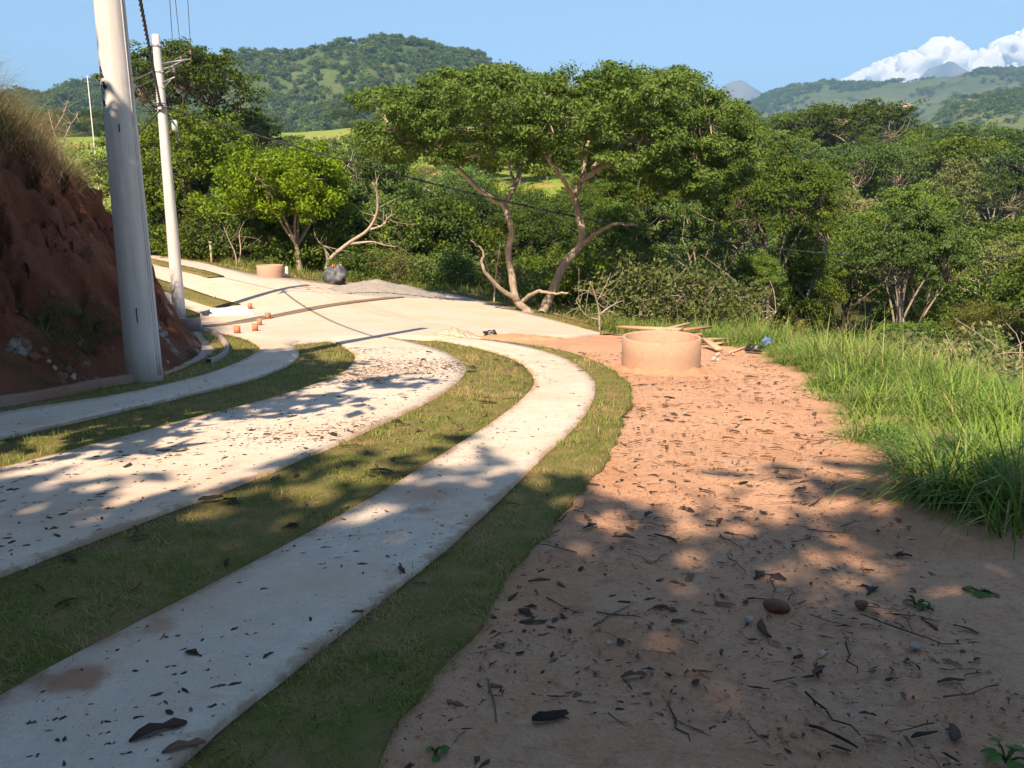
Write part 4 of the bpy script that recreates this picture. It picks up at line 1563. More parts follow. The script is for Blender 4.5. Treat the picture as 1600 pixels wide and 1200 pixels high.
# spliced cable boxes half-way down
zc2 = pt(256, 166, B2[1])[2] - B2[2]
mb = MB(); mb.box((0.02, -rb2 * .9, zc2 + .06), (.34, .05, .035)); mb.box((.02, -rb2 * .9, zc2 - .10), (.30, .04, .03))
mb.build("cable_bracket", M_STEEL, POLE2)
mb = MB(); mb.box((.33, -.05, zc2 - .52), (.14, .12, .30), .3, bevel=.03); sbox = mb.build("splice_box", plain("white_plastic", (.6, .6, .58), .5), POLE2)
mb = MB(); mb.tube(bez(np.array([.34, -.05, zc2 - .62]), np.array([.38, -.05, zc2 - .85]), np.array([.40, -.05, zc2 - 1.05]), 6), .03, 6); mb.build("cable_tail", M_CABLE, sbox)
A2 = B2 + np.array([0.04, -rb2, zc2])
A1 = B1 + np.array([rb1 * .9, 0, 6.6])
BEHIND = np.array([-2.5, -26, 10.0])
wire("thick twisted black cable running from the top edge down to the slim pole", sag(A1, A2, .12, 160), .026, M_CABLE, name="overhead_cable", twist=.55)
ENDR = np.array([31.0, 41.0, pt(1600, 386, 41)[2] + .2])
wire("long black cable sagging from the slim pole across the view to the right", sag(A2, ENDR, 2.1, 200), .026, M_CABLE, name="overhead_cable", twist=.6)
ENDL = pt(62, 268, 34)
wire("black cable sagging from the slim pole to the left behind the thick pole", sag(A2 - np.array([0, 0, .1]), ENDL, .75, 80), .022, M_CABLE, name="overhead_cable")
# the three power wires between the poles and on to the left
top1 = B1 + np.array([0.5, 0, 9.3])
for k, hd in enumerate(heads2):
    wire(("upper", "outer", "lower")[k] + " thin power wire coming down to the slim pole's insulators", sag(top1 + np.array([(.1, .45, .2)[k], .3, (.25, .05, -.2)[k]]), hd, .18), .0075, M_WIRE, "power wires to the slim pole")
FP = pt(141, 150, 128)
for k, hd in enumerate(heads2):
    wire(("upper", "middle", "lower")[k] + " thin wire running left from the slim pole towards the hill", sag(hd, FP + np.array([(-.4, .5, 0)[k], 0, (3.3, 3.0, 2.2)[k]]), 1.2), .011, M_WIRE, "wires towards the hill")
def far_pole(label, u, v0, v1, d, r, arms=True):
    b = pt(u, v1, d); t = pt(u, v0, d)
    b[2] = min(b[2], Z1(b[0], b[1]))
    H = t[2] - b[2]
    o = thing("utility_pole", label, "pole", tuple(b))
    MB().lathe([(r, -1.0), (r * .7, H), (.001, H + .02)], 12).build("shaft", M_POLE, o, True)
    if arms:
        mb = MB().box((0, 0, H - .3), (1.7, .12, .12)); mb.box((0, 0, H - .9), (1.1, .1, .1)); arm = mb.build("crossarm", M_STEEL, o)
        for x in (-.75, 0, .75):
            mb = MB(); insulator(mb, (x, 0, H - .14)); mb.build("insulator", M_PORC, arm, True)
    return o
far_pole("tiny utility pole with crossarms on the rise left of the thick pole", 141, 118, 165, 128, .085)
far_pole("distant pale pole on the pasture, right one of the pair", 140, 288, 352, 78, .15, False)
far_pole("distant dark-topped pole on the pasture, left one of the pair", 123, 286, 330, 86, .13, True)
# the neighbouring pole down the slope that carries the cable, outside the picture
zr = Z1(31, 41)
o = thing("utility_pole", "concrete utility pole down the right slope carrying the long cable", "pole", (31.0, 41.1, zr))
MB().lathe([(.2, -.6), (.12, ENDR[2] - zr + .5), (.001, ENDR[2] - zr + .52)], 16).build("shaft", M_POLE, o, True)
zl = Z1(ENDL[0], ENDL[1])

# ------------------------------------------------------------------ concrete rings
def m_ring():
    t = NT("dusty_precast_ring")
    oc = t.objco()
    n1 = t.noise(2.5, 5, 0.6, oc); n2 = t.noise(55, 4, 0.7, oc)
    c = t.mix(t.ramp(n1, .3, .7), (0.49, 0.30, 0.20), (0.43, 0.295, 0.215))
    c = t.mix(t.ramp(n2, .58, .75, 0, .5), c, (0.34, 0.24, 0.17))
    n3 = t.noise(7, 6, .75, oc, 1.5)
    c = t.mix(t.ramp(n3, .54, .68, 0, .6), c, (0.36, 0.20, 0.125))
    c = t.mix(t.ramp(n3, .44, .32, 0, .45), c, (0.56, 0.44, 0.34))
    t.bump(t.math('ADD', n2, n1), .7, .02)
    return t.done(c, .9, .15)


M_RING = m_ring()


def ring(label, c, R_, h, th=.055, rz=0.0, tilt=(0, 0)):
    prof = [(R_ - th, -.12), (R_ - th, h - .015), (R_ - th + .012, h), (R_ - .012, h), (R_, h - .012), (R_ + .002, h * .5), (R_, -.12)]
    mb = MB().lathe(prof, 64)
    o = mb.build("concrete_ring", M_RING, None, True, tuple(c))
    o.rotation_euler = (tilt[0], tilt[1], rz)
    return tag(o, label, "concrete ring")


cR = W(1040, 584); rr1 = 62.0 / F_PX * (cR[1] + .5)
ring("big sand-coloured precast concrete ring standing on the red earth", cR + np.array([0.03, rr1 * .95, -0.03]), rr1, 0.53, tilt=(.03, -.01))
# earth banked round the foot of the ring
a_ = np.linspace(0, 2 * np.pi, 72); q_ = np.linspace(0, 1, 6)
A_, Q_ = np.meshgrid(a_, q_)
rad_ = rr1 - .02 + Q_ * (.26 + .14 * fbm(np.cos(A_) * 2.2 + 5, np.sin(A_) * 2.2, 77, 3))
X_ = cR[0] + .03 + rad_ * np.cos(A_); Y_ = cR[1] + rr1 * .95 + rad_ * np.sin(A_)
Z_ = R(X_, Y_) + (1 - Q_) ** 1.6 * (.085 + .07 * fbm(np.cos(A_) * 3, np.sin(A_) * 3, 78, 3)) - Q_ * .03 + fbm(X_ * 9, Y_ * 9, 79, 2) * .012
_em = NT("banked_red_earth"); _n = _em.noise(9, 5, .7); _em.bump(_n, .9, .04)
tag(link("loose_earth", grid_mesh("loose_earth", X_, Y_, Z_), _em.done(_em.mix(_n, (0.38, 0.19, 0.11), (0.50, 0.285, 0.175)), .95, .1)), "red earth banked round the foot of the big ring", "earth", kind="stuff")
c2 = W(417, 434); rr2 = 20.5 / F_PX * c2[1]
ring("far concrete ring on the verge beyond the junction", c2 + np.array([0, rr2, -.02]), rr2, 0.47)

# ------------------------------------------------------------------ planks behind the ring
M_PLANK = []
for k, c in enumerate([(0.50, 0.33, 0.20), (0.42, 0.22, 0.13), (0.36, 0.26, 0.18)]):
    t = NT("rough_sawn_plank_%d" % k)
    mp = t.n("ShaderNodeMapping"); mp.inputs["Scale"].default_value = (1.2, 22, 22); t.l(t.objco(), mp.inputs["Vector"])
    n = t.noise(1.5, 5, .6, mp.outputs[0])
    t.bump(n, .4, .01)
    M_PLANK.append(t.done(t.mix(n, tuple(q * .7 for q in c), tuple(q * 1.2 for q in c)), .85, .2))


def plank(label, a, b, w=.2, th=.03, za=.05, zb=.05, m=0, roll=0.0):
    A = W(*a, za); B = W(*b, zb)
    d = B - A; L = np.linalg.norm(d); d /= L
    n = np.cross((0, 0, 1), d); n /= np.linalg.norm(n); u = np.cross(d, n)
    c_, s_ = math.cos(roll), math.sin(roll)
    n, u = n * c_ + u * s_, u * c_ - n * s_
    mb = MB().box((0, 0, 0), (L, w, th), bevel=.004)
    o = mb.build("plank", M_PLANK[m])
    Rm = Matrix(((d[0], n[0], u[0], 0), (d[1], n[1], u[1], 0), (d[2], n[2], u[2], 0), (0, 0, 0, 1)))
    o.matrix_world = Matrix.Translation((A + B) / 2) @ Rm
    return tag(o, label, "plank", "planks heaped behind the ring")


plank("long pale plank on top of the heap left behind the ring", (968, 534), (1062, 541), .24, .05, .34, .36)
plank("reddish plank lying across the top of the plank heap", (1052, 541), (1106, 534), .18, .04, .34, .34, 1)
plank("pale plank sticking up to the right from the heap top", (1020, 544), (1076, 533), .12, .03, .34, .42)
plank("pale plank pointing left from under the plank heap", (962, 527), (1000, 531), .16, .03, .06, .10)
plank("pale plank under the reddish one, running right", (1040, 540), (1150, 536), .20, .03, .14, .10)
plank("grey-brown plank lowest in the heap at the right", (1080, 535), (1178, 536), .15, .03, .05, .04, 2)
plank("pale plank at the far right end of the heap", (1118, 540), (1182, 534), .12, .03, .05, .05)
plank("short thick pale plank end leaning beside the ring", (1100, 543), (1124, 550), .14, .05, .18, .05)
plank("thin pale batten lying right of the ring", (1140, 552), (1170, 543), .06, .03, .02, .03)
plank("reddish board underneath the heap", (1010, 536), (1095, 537), .25, .03, .22, .22, 1)
plank("grey-brown board underneath the left of the heap", (985, 533), (1050, 536), .25, .03, .14, .14, 2)

# ------------------------------------------------------------------ bricks
M_BRICK = plain("fired_clay", (0.45, 0.205, 0.115), .9, .3, 14, .15, 0, .4, 80)
M_BRICKD = plain("brick_hollow", (0.16, 0.06, 0.03), .95, .1)


def brick_mesh(w=.15, d=.12, h=.19):
    """hollow clay block standing on end: outer walls, two webs, open cells"""
    mb = MB()
    t = .014
    mb.box((0, -d / 2 + t / 2, h / 2), (w, t, h)); mb.box((0, d / 2 - t / 2, h / 2), (w, t, h))
    for x in (-w / 2 + t / 2, 0, w / 2 - t / 2):
        mb.box((x, 0, h / 2 - .001), (t, d - 2 * t, h - .004))
    mb.box((0, 0, h / 2 - .002), (w - 2 * t, t * .8, h - .010))
    V_ = np.concatenate(mb.V)
    me = raw_mesh("hollow_brick", V_, [np.array(f) for f in mb.F.values()])
    me.materials.append(M_BRICK)
    return me


BR = brick_mesh()
for (u, v, rz, lab) in ((391, 485, .4, "orange hollow brick standing behind the white slab"), (419, 501, .9, "orange hollow brick standing by the drain grating"),
                        (406, 511, .3, "orange hollow brick just below the drain grating"), (399, 520, .15, "orange hollow brick right of the one nearest the gutter"),
                        (371, 524, .05, "orange hollow brick nearest the curved gutter")):
    p = W(u, v)
    o = link("hollow_brick", BR, M_BRICK, None, (p[0], p[1], p[2] + zS)); o.rotation_euler = (0, 0, rz)
    o.scale = (.85, .85, .9)
    tag(o, lab, "brick", "bricks standing on the junction")

def lump(name, mat, label, cat, c, size, seed, sub=4, amp=.25, freq=2.2, kind=None, rz=0.0, flat=.0, ridge=False):
    from mathutils import noise as mn
    V_, F_ = ico(sub)
    out = []
    for q in V_:
        s = Vector((seed * 7.1, seed * 3.3, 0))
        f = mn.turbulence(Vector(q * freq) + s, 4, ridge)
        r = 1 + amp * (f - .5) * 2
        p = q * r
        if p[2] < flat: p[2] = flat + (p[2] - flat) * .12
        out.append(p)
    out = np.array(out) * np.array(size) / 2
    me = raw_mesh(name, out, F_, not ridge)
    o = link(name, me, mat, None, tuple(c)); o.rotation_euler = (0, 0, rz)
    return tag(o, label, cat, kind=kind)


# grey bag and the gravel heap
M_TARP = plain("dark_grey_woven_plastic", (0.085, 0.092, 0.105), .55, .35, 5, .4, 0, .9, 9)
pB = W(521, 447)
sB = pB[1] / F_PX
lump("rubble_bag", M_TARP, "bulging dark grey bag standing at the far edge of the junction", "bag", pB + np.array([0, .45, .36]), (42 * sB, 38 * sB, 40 * sB), 2, 4, .13, 1.7, flat=-.72)
for k, (du, lab) in enumerate(((-3, "broken orange brick on top of the grey bag, left"), (4, "broken orange brick on top of the grey bag, right"))):
    p = W(521, 447) + np.array([du * sB, .45, 29 * sB])
    o = link("hollow_brick", BR, M_BRICK, None, tuple(p)); o.rotation_euler = (1.3, .2, .5 + k); tag(o, lab, "brick")
t = NT("grey_crushed_stone")
n = t.voro(26, t.objco()); n_ = t.noise(4, 4, .6, t.objco())
t.bump(n, .9, .05)
M_GRAVEL = t.done(t.mix(t.ramp(n, .1, .6), (0.30, 0.275, 0.25), t.mix(n_, (0.42, 0.37, 0.32), (0.36, 0.33, 0.30))), .95, .1)


def heap(name, mat, label, cat, us, h_px, d_extra, seed, kind="stuff", res=46):
    """low mound lying on the paving: us = left, peak, right pixels on row v"""
    (u0, v0), (um, vm), (u1, v1) = us
    a, m_, b = W(u0, v0), W(um, vm), W(u1, v1)
    cx = (a + b) / 2; rx = np.linalg.norm((b - a)[:2]) / 2
    d = (b - a)[:2] / (2 * rx)
    S, T_ = np.meshgrid(np.linspace(-1.1, 1.1, res), np.linspace(-1.1, 1.1, res))
    X = cx[0] + d[0] * S * rx - d[1] * T_ * d_extra; Y = cx[1] + d[1] * S * rx + d[0] * T_ * d_extra
    pk = (np.dot((m_ - cx)[:2], d)) / rx
    Sd = np.where(S < pk, (S - pk) / (1 + pk), (S - pk) / (1 - pk))
    rr = np.sqrt(Sd ** 2 + T_ ** 2)
    hh = h_px / F_PX * cx[1] * np.clip(1 - rr, 0, 1) ** .9 * (1 + .25 * fbm(X * 1.5, Y * 1.5, seed, 3))
    hh += np.where(rr < 1, fbm(X * 6, Y * 6, seed, 3) * .04, 0) + np.where(rr > 1.0, -.06, 0)
    Zs = R(X, Y) + zS + hh - .01
    me = grid_mesh(name, X, Y, Zs, None, True)
    return tag(link(name, me, mat), label, cat, kind=kind)


heap("gravel", M_GRAVEL, "grey gravel heap spread beside the grey bag", "gravel", ((512, 452), (590, 463), (700, 464)), 20, 1.7, 4)
t = NT("pale_rubble"); n = t.voro(9, t.objco()); t.bump(n, .9, .06)
M_RUB = t.done(t.mix(t.ramp(n, .1, .5), (0.36, 0.26, 0.18), (0.50, 0.38, 0.27)), .95, .1)
heap("mortar_rubble", M_RUB, "low pale mortar rubble heap by the end of the path", "rubble", ((676, 526), (705, 527), (746, 527)), 15, .7, 6)
rg = random.Random(3)
heap("loose_earth", plain("loose_red_earth", (.46, .24, .14), .95, .25, 8, .1, 0, .8, 30), "low ridge of loose red earth beside the rubble", "earth", ((740, 529), (800, 530), (880, 530)), 5, .35, 8)
M_BLACK = plain("black_plastic_sheet", (0.02, 0.021, 0.025), .35, .3, 8, .5)
p = W(765, 529); lump("plastic_bag", M_BLACK, "small black plastic bag beside the pale rubble", "bag", p + np.array([0, .1, .08]), (.40, .3, .26), 3, 3, .22, 1.8, flat=-.6)
M_BLUE = plain("faded_blue_plastic", (0.10, 0.16, 0.28), .5, .5, 9, .4)
p = W(1178, 551); lump("plastic_scrap", M_BLACK, "dark crumpled plastic at the edge of the tall grass", "scrap", p + np.array([0, 0, .08]), (.42, .28, .24), 5, 3, .3, 2.0, flat=-.5)
p = W(1200, 546); lump("plastic_scrap", M_BLUE, "faded blue crumpled plastic leaning on the tall grass", "scrap", p + np.array([0, .1, .14]), (.36, .22, .30), 7, 3, .35, 1.8, flat=-.7, rz=.5)
p = W(1266, 597); o = link("hollow_brick", BR, M_BRICK, None, (p[0], p[1], p[2] + .02)); o.rotation_euler = (1.5, .1, .7); tag(o, "broken orange brick half buried at the edge of the tall grass", "brick")

# ------------------------------------------------------------------ drain grating, inlet slab and gutter
gA, gB = W(322, 513.5), W(686, 459.5)
dv = (gB - gA)[:2]; gL = np.linalg.norm(dv); dv /= gL; nv = np.array([-dv[1], dv[0]])
M_IRON = plain("rusty_grating_steel", (0.16, 0.125, 0.10), .7, .4, 30, .4)
M_PIT_SHADE = plain("drain_pit_shade", (0.03, 0.026, 0.022), .95)
G = thing("drain_grating", "long dark drain grating set across the concrete junction", "drain", (gA[0], gA[1], 0))
N_ = 70
S_ = np.linspace(0, gL, N_)
cl = gA[:2] + S_[:, None] * dv
zc_ = R(cl[:, 0], cl[:, 1])
def ribbon(off0, off1, dz, name, mat):
    a = cl + nv * off0; b = cl + nv * off1
    Vv = np.r_[np.c_[a, zc_ + dz], np.c_[b, zc_ + dz]]
    Vv[:, :2] -= gA[:2]
    i = np.arange(N_ - 1)
    me = raw_mesh(name, Vv, np.c_[i, i + 1, i + 1 + N_, i + N_])
    return link(name, me, mat, G)
ribbon(-.20, .20, zS + .002, "pit_shade", M_PIT_SHADE)  # flat near-black sheet on the paving, painted as the shade below the bars
for s in (-1, 1):
    mb = MB(); Q = np.c_[cl + nv * .2 * s, zc_ + zS + .006]; Q[:, :2] -= gA[:2]; mb.tube(Q, .016, 4); mb.build("frame", M_IRON, G)
mb = MB()
for s in np.arange(.03, gL, .085):
    c = gA[:2] + dv * s - gA[:2]; z = np.interp(s, S_, zc_) + zS + .012
    mb.box((c[0], c[1], z), (.034, .40, .018), math.atan2(dv[1], dv[0]))
o = mb.build("grating_bars", M_IRON, G); o["kind"] = "stuff"

def slab(name, px, z0, th, mat, label=None, cat=None, parent=None, kind=None):
    P = np.array([W(*q) for q in px])
    c = P.mean(0)
    n = len(P)
    tz = P[:, 2] + z0
    Vv = np.r_[np.c_[P[:, :2], tz], np.c_[P[:, :2], tz - th]]
    # small bevel
    ins = c[:2] + (P[:, :2] - c[:2]) * .985
    Vv = np.r_[np.c_[ins, tz], np.c_[P[:, :2], tz - .012], np.c_[P[:, :2], tz - th]]
    Fc = [tuple(range(n))] + [(i, i + n, (i + 1) % n + n, (i + 1) % n) for i in range(n)] + [(i + n, i + 2 * n, (i + 1) % n + 2 * n, (i + 1) % n + n) for i in range(n)]
    me = bpy.data.meshes.new(name); me.from_pydata([tuple(q) for q in Vv], [], Fc); me.update()
    import bmesh
    bm = bmesh.new(); bm.from_mesh(me); bmesh.ops.recalc_face_normals(bm, faces=bm.faces); bm.to_mesh(me); bm.free()
    o = link(name, me, mat, parent)
    return tag(o, label, cat, kind=kind)


M_WHITE = m_concrete("white_limewashed_slab", (0.70, 0.70, 0.70), (0.60, 0.56, 0.5), .3)
INL = thing("drain_inlet", "raised concrete drain inlet with a white slab beside the bricks", "drain inlet", (0, 0, 0))
slab("base", [(313, 491), (386, 486), (412, 497), (352, 509), (313, 513)], .09, .18, M_PLAZA, parent=INL)
slab("cover_slab", [(329, 491), (384, 487), (397, 498), (327, 503)], .17, .08, M_WHITE, parent=INL)
p = W(322, 500); lump("plastic_sheet", plain("slate_plastic", (.05, .06, .085), .4, .3, 8), "dark bluish plastic sheet crumpled on the drain inlet", "sheet", p + np.array([0.05, 0, .16]), (.42, .5, .22), 11, 3, .3, 2.0, flat=-.4)
p = W(359, 494); lump("stone", M_RUB, "small grey stone lying on the white slab", "stone", p + np.array([0, 0, .19]), (.11, .10, .09), 12, 2, .4)


def channel(pts, w, depth, rise, name, label):
    P = smooth(Wl(pts), 3); P = resample(P, 40)
    T = np.gradient(P, axis=0); T /= np.linalg.norm(T, axis=1)[:, None]
    N = np.c_[-T[:, 1], T[:, 0]]
    prof = [(-w / 2 - .07, -.1), (-w / 2 - .07, rise), (-w / 2, rise), (-w / 2 + .03, -depth), (w / 2 - .03, -depth), (w / 2, rise), (w / 2 + .07, rise), (w / 2 + .07, -.1)]
    z = R(P[:, 0], P[:, 1])
    X = np.stack([P[:, 0] + N[:, 0] * o for o, _ in prof], 1); Y = np.stack([P[:, 1] + N[:, 1] * o for o, _ in prof], 1)
    Zs = np.stack([z + h for _, h in prof], 1)
    me = grid_mesh(name, X, Y, Zs, None, False)
    return tag(link(name, me, M_KERB2), label, "gutter")


M_KERB2 = m_concrete("weathered_gutter_concrete", (0.33, 0.29, 0.27), (0.36, 0.24, 0.17), .6)
channel([(292, 516), (312, 522), (326, 536), (331, 549), (318, 562), (296, 570)], .55, .0, .09, "gutter", "curved concrete gutter at the end of the red bank")
hw = W(296, 518); mb = MB().box((hw[0], hw[1], hw[2] + .12), (.62, .10, .40), -.15, bevel=.01)
tag(mb.build("headwall", M_KERB2), "short grey concrete headwall at the top of the curved gutter", "wall")

# stake and marker beyond the junction
M_STAKE = plain("weathered_stake", (0.46, 0.36, 0.22), .9, .2, 12)
p = W(327, 411); s = p[1] / F_PX
st = thing("marker_stake", "wooden marker stake with a pale cap on the far verge", "stake", tuple(p + np.array([0, .3, -.1])))
MB().box((0, 0, 16 * s), (.09, .09, 34 * s), .4, bevel=.006).build("post", M_STAKE, st)
MB().box((0, 0, 33 * s + .02), (.16, .12, .14), .4, bevel=.01).build("cap", plain("grey_cap", (.35, .34, .32), .7), st)
p = W(443, 434); s = p[1] / F_PX
tag(MB().lathe([(.06, -.1), (.06, 15 * s), (.045, 16 * s), (.001, 16 * s)], 14).build("marker_pipe", M_WHITE, None, True, tuple(p + np.array([0, .5, 0]))), "short white pipe beside the far concrete ring", "pipe")
# fallen red spoil on the far left of the road
M_SPOIL = plain("red_spoil", (0.42, 0.19, 0.10), .95, .3, 3, .1, 0, .8, 12)
for (u, v, d, w, h, sd, lab) in ((176, 366, 74, 5.2, 1.6, 3, "red earth spoil heap beside the far road, upper"), (180, 384, 60, 3.6, 1.4, 4, "orange earth spoil heap beside the far road, lower")):
    q = pt(u, v, d); zq = Z1(q[0], q[1])
    lump("spoil_heap", M_SPOIL, lab, "earth heap", (q[0], q[1], zq + .1), (w, w * .8, h * 2), sd, 3, .35, 1.6, flat=-.1)

# ------------------------------------------------------------------ trees behind the viewpoint that shade the foreground
TREES['shade_a'] = gen_tree(41, 'round', 11.5, 4.3, 'mid', 120, 190, 0.48, 'pale', 6, 0.5, 1.6)
TREES['shade_b'] = gen_tree(42, 'round', 11.0, 3.4, 'mid', 95, 230, 0.48, 'pale', 5, 0.5, 1.5)
LOOK['shade_a'] = LOOK['shade_b'] = ("broadleaf_tree", "")


def bank_z(x, y):
    h, d = bank_h(np.array([x]), np.array([y]))
    return float(R(np.array([x]), np.array([y]))[0] + max(0, h[0]))


SHADE = [('shade_a', -3.3, -9.8, 1.0, 0.5, "leafy tree behind the viewpoint shading the outer concrete path"),
         ('shade_a', 1.6, -10.4, 1.05, 2.2, "leafy tree behind the viewpoint shading the red earth"),
         ('shade_a', 5.4, -8.6, 1.0, 4.1, "leafy tree right behind the viewpoint shading the near tall grass"),
         ('shade_b', 2.2, -4.4, 0.64, 2.6, "low leafy tree close behind the viewpoint shading the bark-strewn earth"),
         ('shade_b', 5.2, -3.8, 0.74, 0.6, "low leafy tree right behind the viewpoint shading the weeds"),
         ('shade_a', -9.8, -8.2, 0.95, 1.4, "leafy tree left behind the viewpoint shading the road"),
         ('shade_b', -7.8, 4.1, 0.72, 1.1, "leafy tree on the bank top left of the view, shading the thick pole"),
         ('shade_b', -11.2, 1.0, 0.74, 3.0, "leafy tree on the bank top left of the view, farther back")]
SHADE += [('shade_a', bx_, by_, bs_, bx_ * 1.3, bl_) for bx_, by_, bs_, bl_ in (  # unseen trees added only to hold skylight off the foreground
    (-14, -13, 1.1, "unseen leafy tree added far behind the viewpoint on the left, cutting skylight"), (-8, -18, 1.2, "unseen leafy tree added behind the viewpoint, second from the left, cutting skylight"),
    (-1, -19, 1.25, "unseen leafy tree added straight behind the viewpoint, cutting skylight"), (6, -18, 1.2, "unseen leafy tree added behind the viewpoint, right of the middle, cutting skylight"),
    (12, -13, 1.15, "unseen leafy tree added far behind the viewpoint on the right, cutting skylight"), (15, -4, 1.0, "unseen leafy tree added beside the viewpoint down the right slope, cutting skylight"))]
for m, x, y, sc, rz, lab in SHADE:
    z = bank_z(x, y) if x < -6 else Z1(x, y)
    place_tree(m, x, y, sc, rz, label=lab, z=z)


# ------------------------------------------------------------------ grass
def m_grass(name, g0, g1, straw, rough=.5):
    t = NT(name)
    f = t.attr("tint"); d = t.attr("dry")
    c = t.mix(f, g0, g1)
    c = t.mix(d, c, straw)
    t.done(c, rough, .25)
    tr = t.n("ShaderNodeBsdfTranslucent"); t.l(c, tr.inputs["Color"])
    mx = t.n("ShaderNodeMixShader"); mx.inputs[0].default_value = .3
    t.l(t.b.outputs[0], mx.inputs[1]); t.l(tr.outputs[0], mx.inputs[2]); t.l(mx.outputs[0], t.out.inputs["Surface"])
    return t.m


def blades(P, L, Wd, az, lean, curl, segs=2):
    """P bases (n,3); returns verts, list of face arrays; ribbon blades bending along az"""
    n = len(P)
    k = segs + 1
    V_ = np.empty((n, 2 * segs + 1, 3))
    side = np.c_[-np.sin(az), np.cos(az), np.zeros(n)]
    out = np.c_[np.cos(az), np.sin(az), np.zeros(n)]
    for i in range(k):
        s = i / segs
        ang = lean + curl * s * .6
        hor = L * s * np.sin(ang); ver = L * s * np.cos(ang)
        c = P + out * hor[:, None] + np.array([0, 0, 1]) * ver[:, None]
        w = Wd * (1 - s ** 1.5) * .5
        if i < segs:
            V_[:, 2 * i] = c - side * w[:, None]; V_[:, 2 * i + 1] = c + side * w[:, None]
        else:
            V_[:, 2 * segs] = c
    b = (np.arange(n) * (2 * segs + 1))[:, None]
    quads = [b + np.array([[2 * i, 2 * i + 1, 2 * i + 3, 2 * i + 2]]) for i in range(segs - 1)]
    tri = b + np.array([[2 * segs - 2, 2 * segs - 1, 2 * segs]])
    fs = ([np.concatenate(quads)] if quads else []) + [tri]
    return V_.reshape(-1, 3), fs, 2 * segs + 1


def sample_band(A, B, rng, dens):
    """points on the band between two polylines, blades per m2 = dens(r)"""
    c = (A + B) / 2
    out = []
    for i in range(len(A) - 1):
        q = np.array([A[i], A[i + 1], B[i + 1], B[i]])
        x, y = q[:, 0], q[:, 1]
        area = .5 * abs(np.dot(x, np.roll(y, 1)) - np.dot(y, np.roll(x, 1)))
        m = q.mean(0)
        if m[1] < 0.9 or abs(m[0]) > .8 * m[1] + 1.2: continue
        n = rng.poisson(area * dens(np.hypot(*m)))
        if n == 0: continue
        s, t = rng.random(n)[:, None], rng.random(n)[:, None]
        t = t * 1.09 - .045
        out.append((q[0] * (1 - s) + q[1] * s) * (1 - t) + (q[3] * (1 - s) + q[2] * s) * t)
    return np.concatenate(out) if out else np.zeros((0, 2))


def lawn_density(r):
    return 5200 if r < 4.2 else 3000 if r < 7 else 1500 if r < 12 else 650 if r < 20 else 160


def build_lawn_grass():
    rng = np.random.default_rng(88)
    XY, Zo = [], []
    for A, B, z, d in LAWNS:
        q = sample_band(A, B, rng, lawn_density)
        XY.append(q); Zo.append(np.full(len(q), z))
    XY = np.concatenate(XY); Zo = np.concatenate(Zo)
    x, y = XY[:, 0], XY[:, 1]
    r = np.hypot(x, y)
    bare = fbm(x * 1.4, y * 1.4, 40, 3) + .7 * fbm(x * 7, y * 7, 45, 2)
    k = (bare < .33) | (rng.random(len(x)) < .4)
    x, y, Zo, r = x[k], y[k], Zo[k], r[k]
    n = len(x)
    P = np.c_[x, y, R(x, y) + Zo - .008]
    sc = np.where(r < 7, 1.0, np.where(r < 12, 1.35, np.where(r < 20, 1.8, 3.0)))
    tuft = fbm(x * 4, y * 4, 44, 3)
    L = (0.022 + .045 * rng.random(n) ** 1.6) * (1 + 1.1 * tuft) * np.minimum(sc, 1.6)
    Wd = (0.0034 + .003 * rng.random(n)) * sc
    V_, fs, m = blades(P, L, Wd, rng.random(n) * 6.283, rng.uniform(.1, .95, n), rng.uniform(.2, 1.1, n), 2)
    dry = np.clip(sstep(-.2, .4, .8 * fbm(x * .9, y * .9, 42, 3) + .8 * fbm(x * 4.5, y * 4.5, 43, 3)) * .95 + .03 + rng.normal(size=n) * .25, 0, 1)
    tint = rng.random(n)
    me = raw_mesh("lawn_grass", V_, fs, False, {"tint": np.repeat(tint, m), "dry": np.repeat(dry, m)})
    tag(link("lawn_grass", me, m_grass("mown_grass", (0.125, 0.185, 0.025), (0.22, 0.29, 0.042), (0.46, 0.35, 0.15))),
        "short mown grass strips between the concrete paths", "grass", kind="stuff")
    print("lawn blades", n)


build_lawn_grass()

GR_EDGE = np.array([(1.75, 1.2), (2.0, 3.1), (2.35, 4.2), (2.75, 5.6), (3.0, 7.0), (3.45, 8.8), (3.95, 10.5), (4.4, 12.5), (4.9, 15), (4.7, 18), (3.7, 20.5), (3.2, 22.3)])


def edge_x(y):
    return np.interp(y, GR_EDGE[:, 1], GR_EDGE[:, 0])


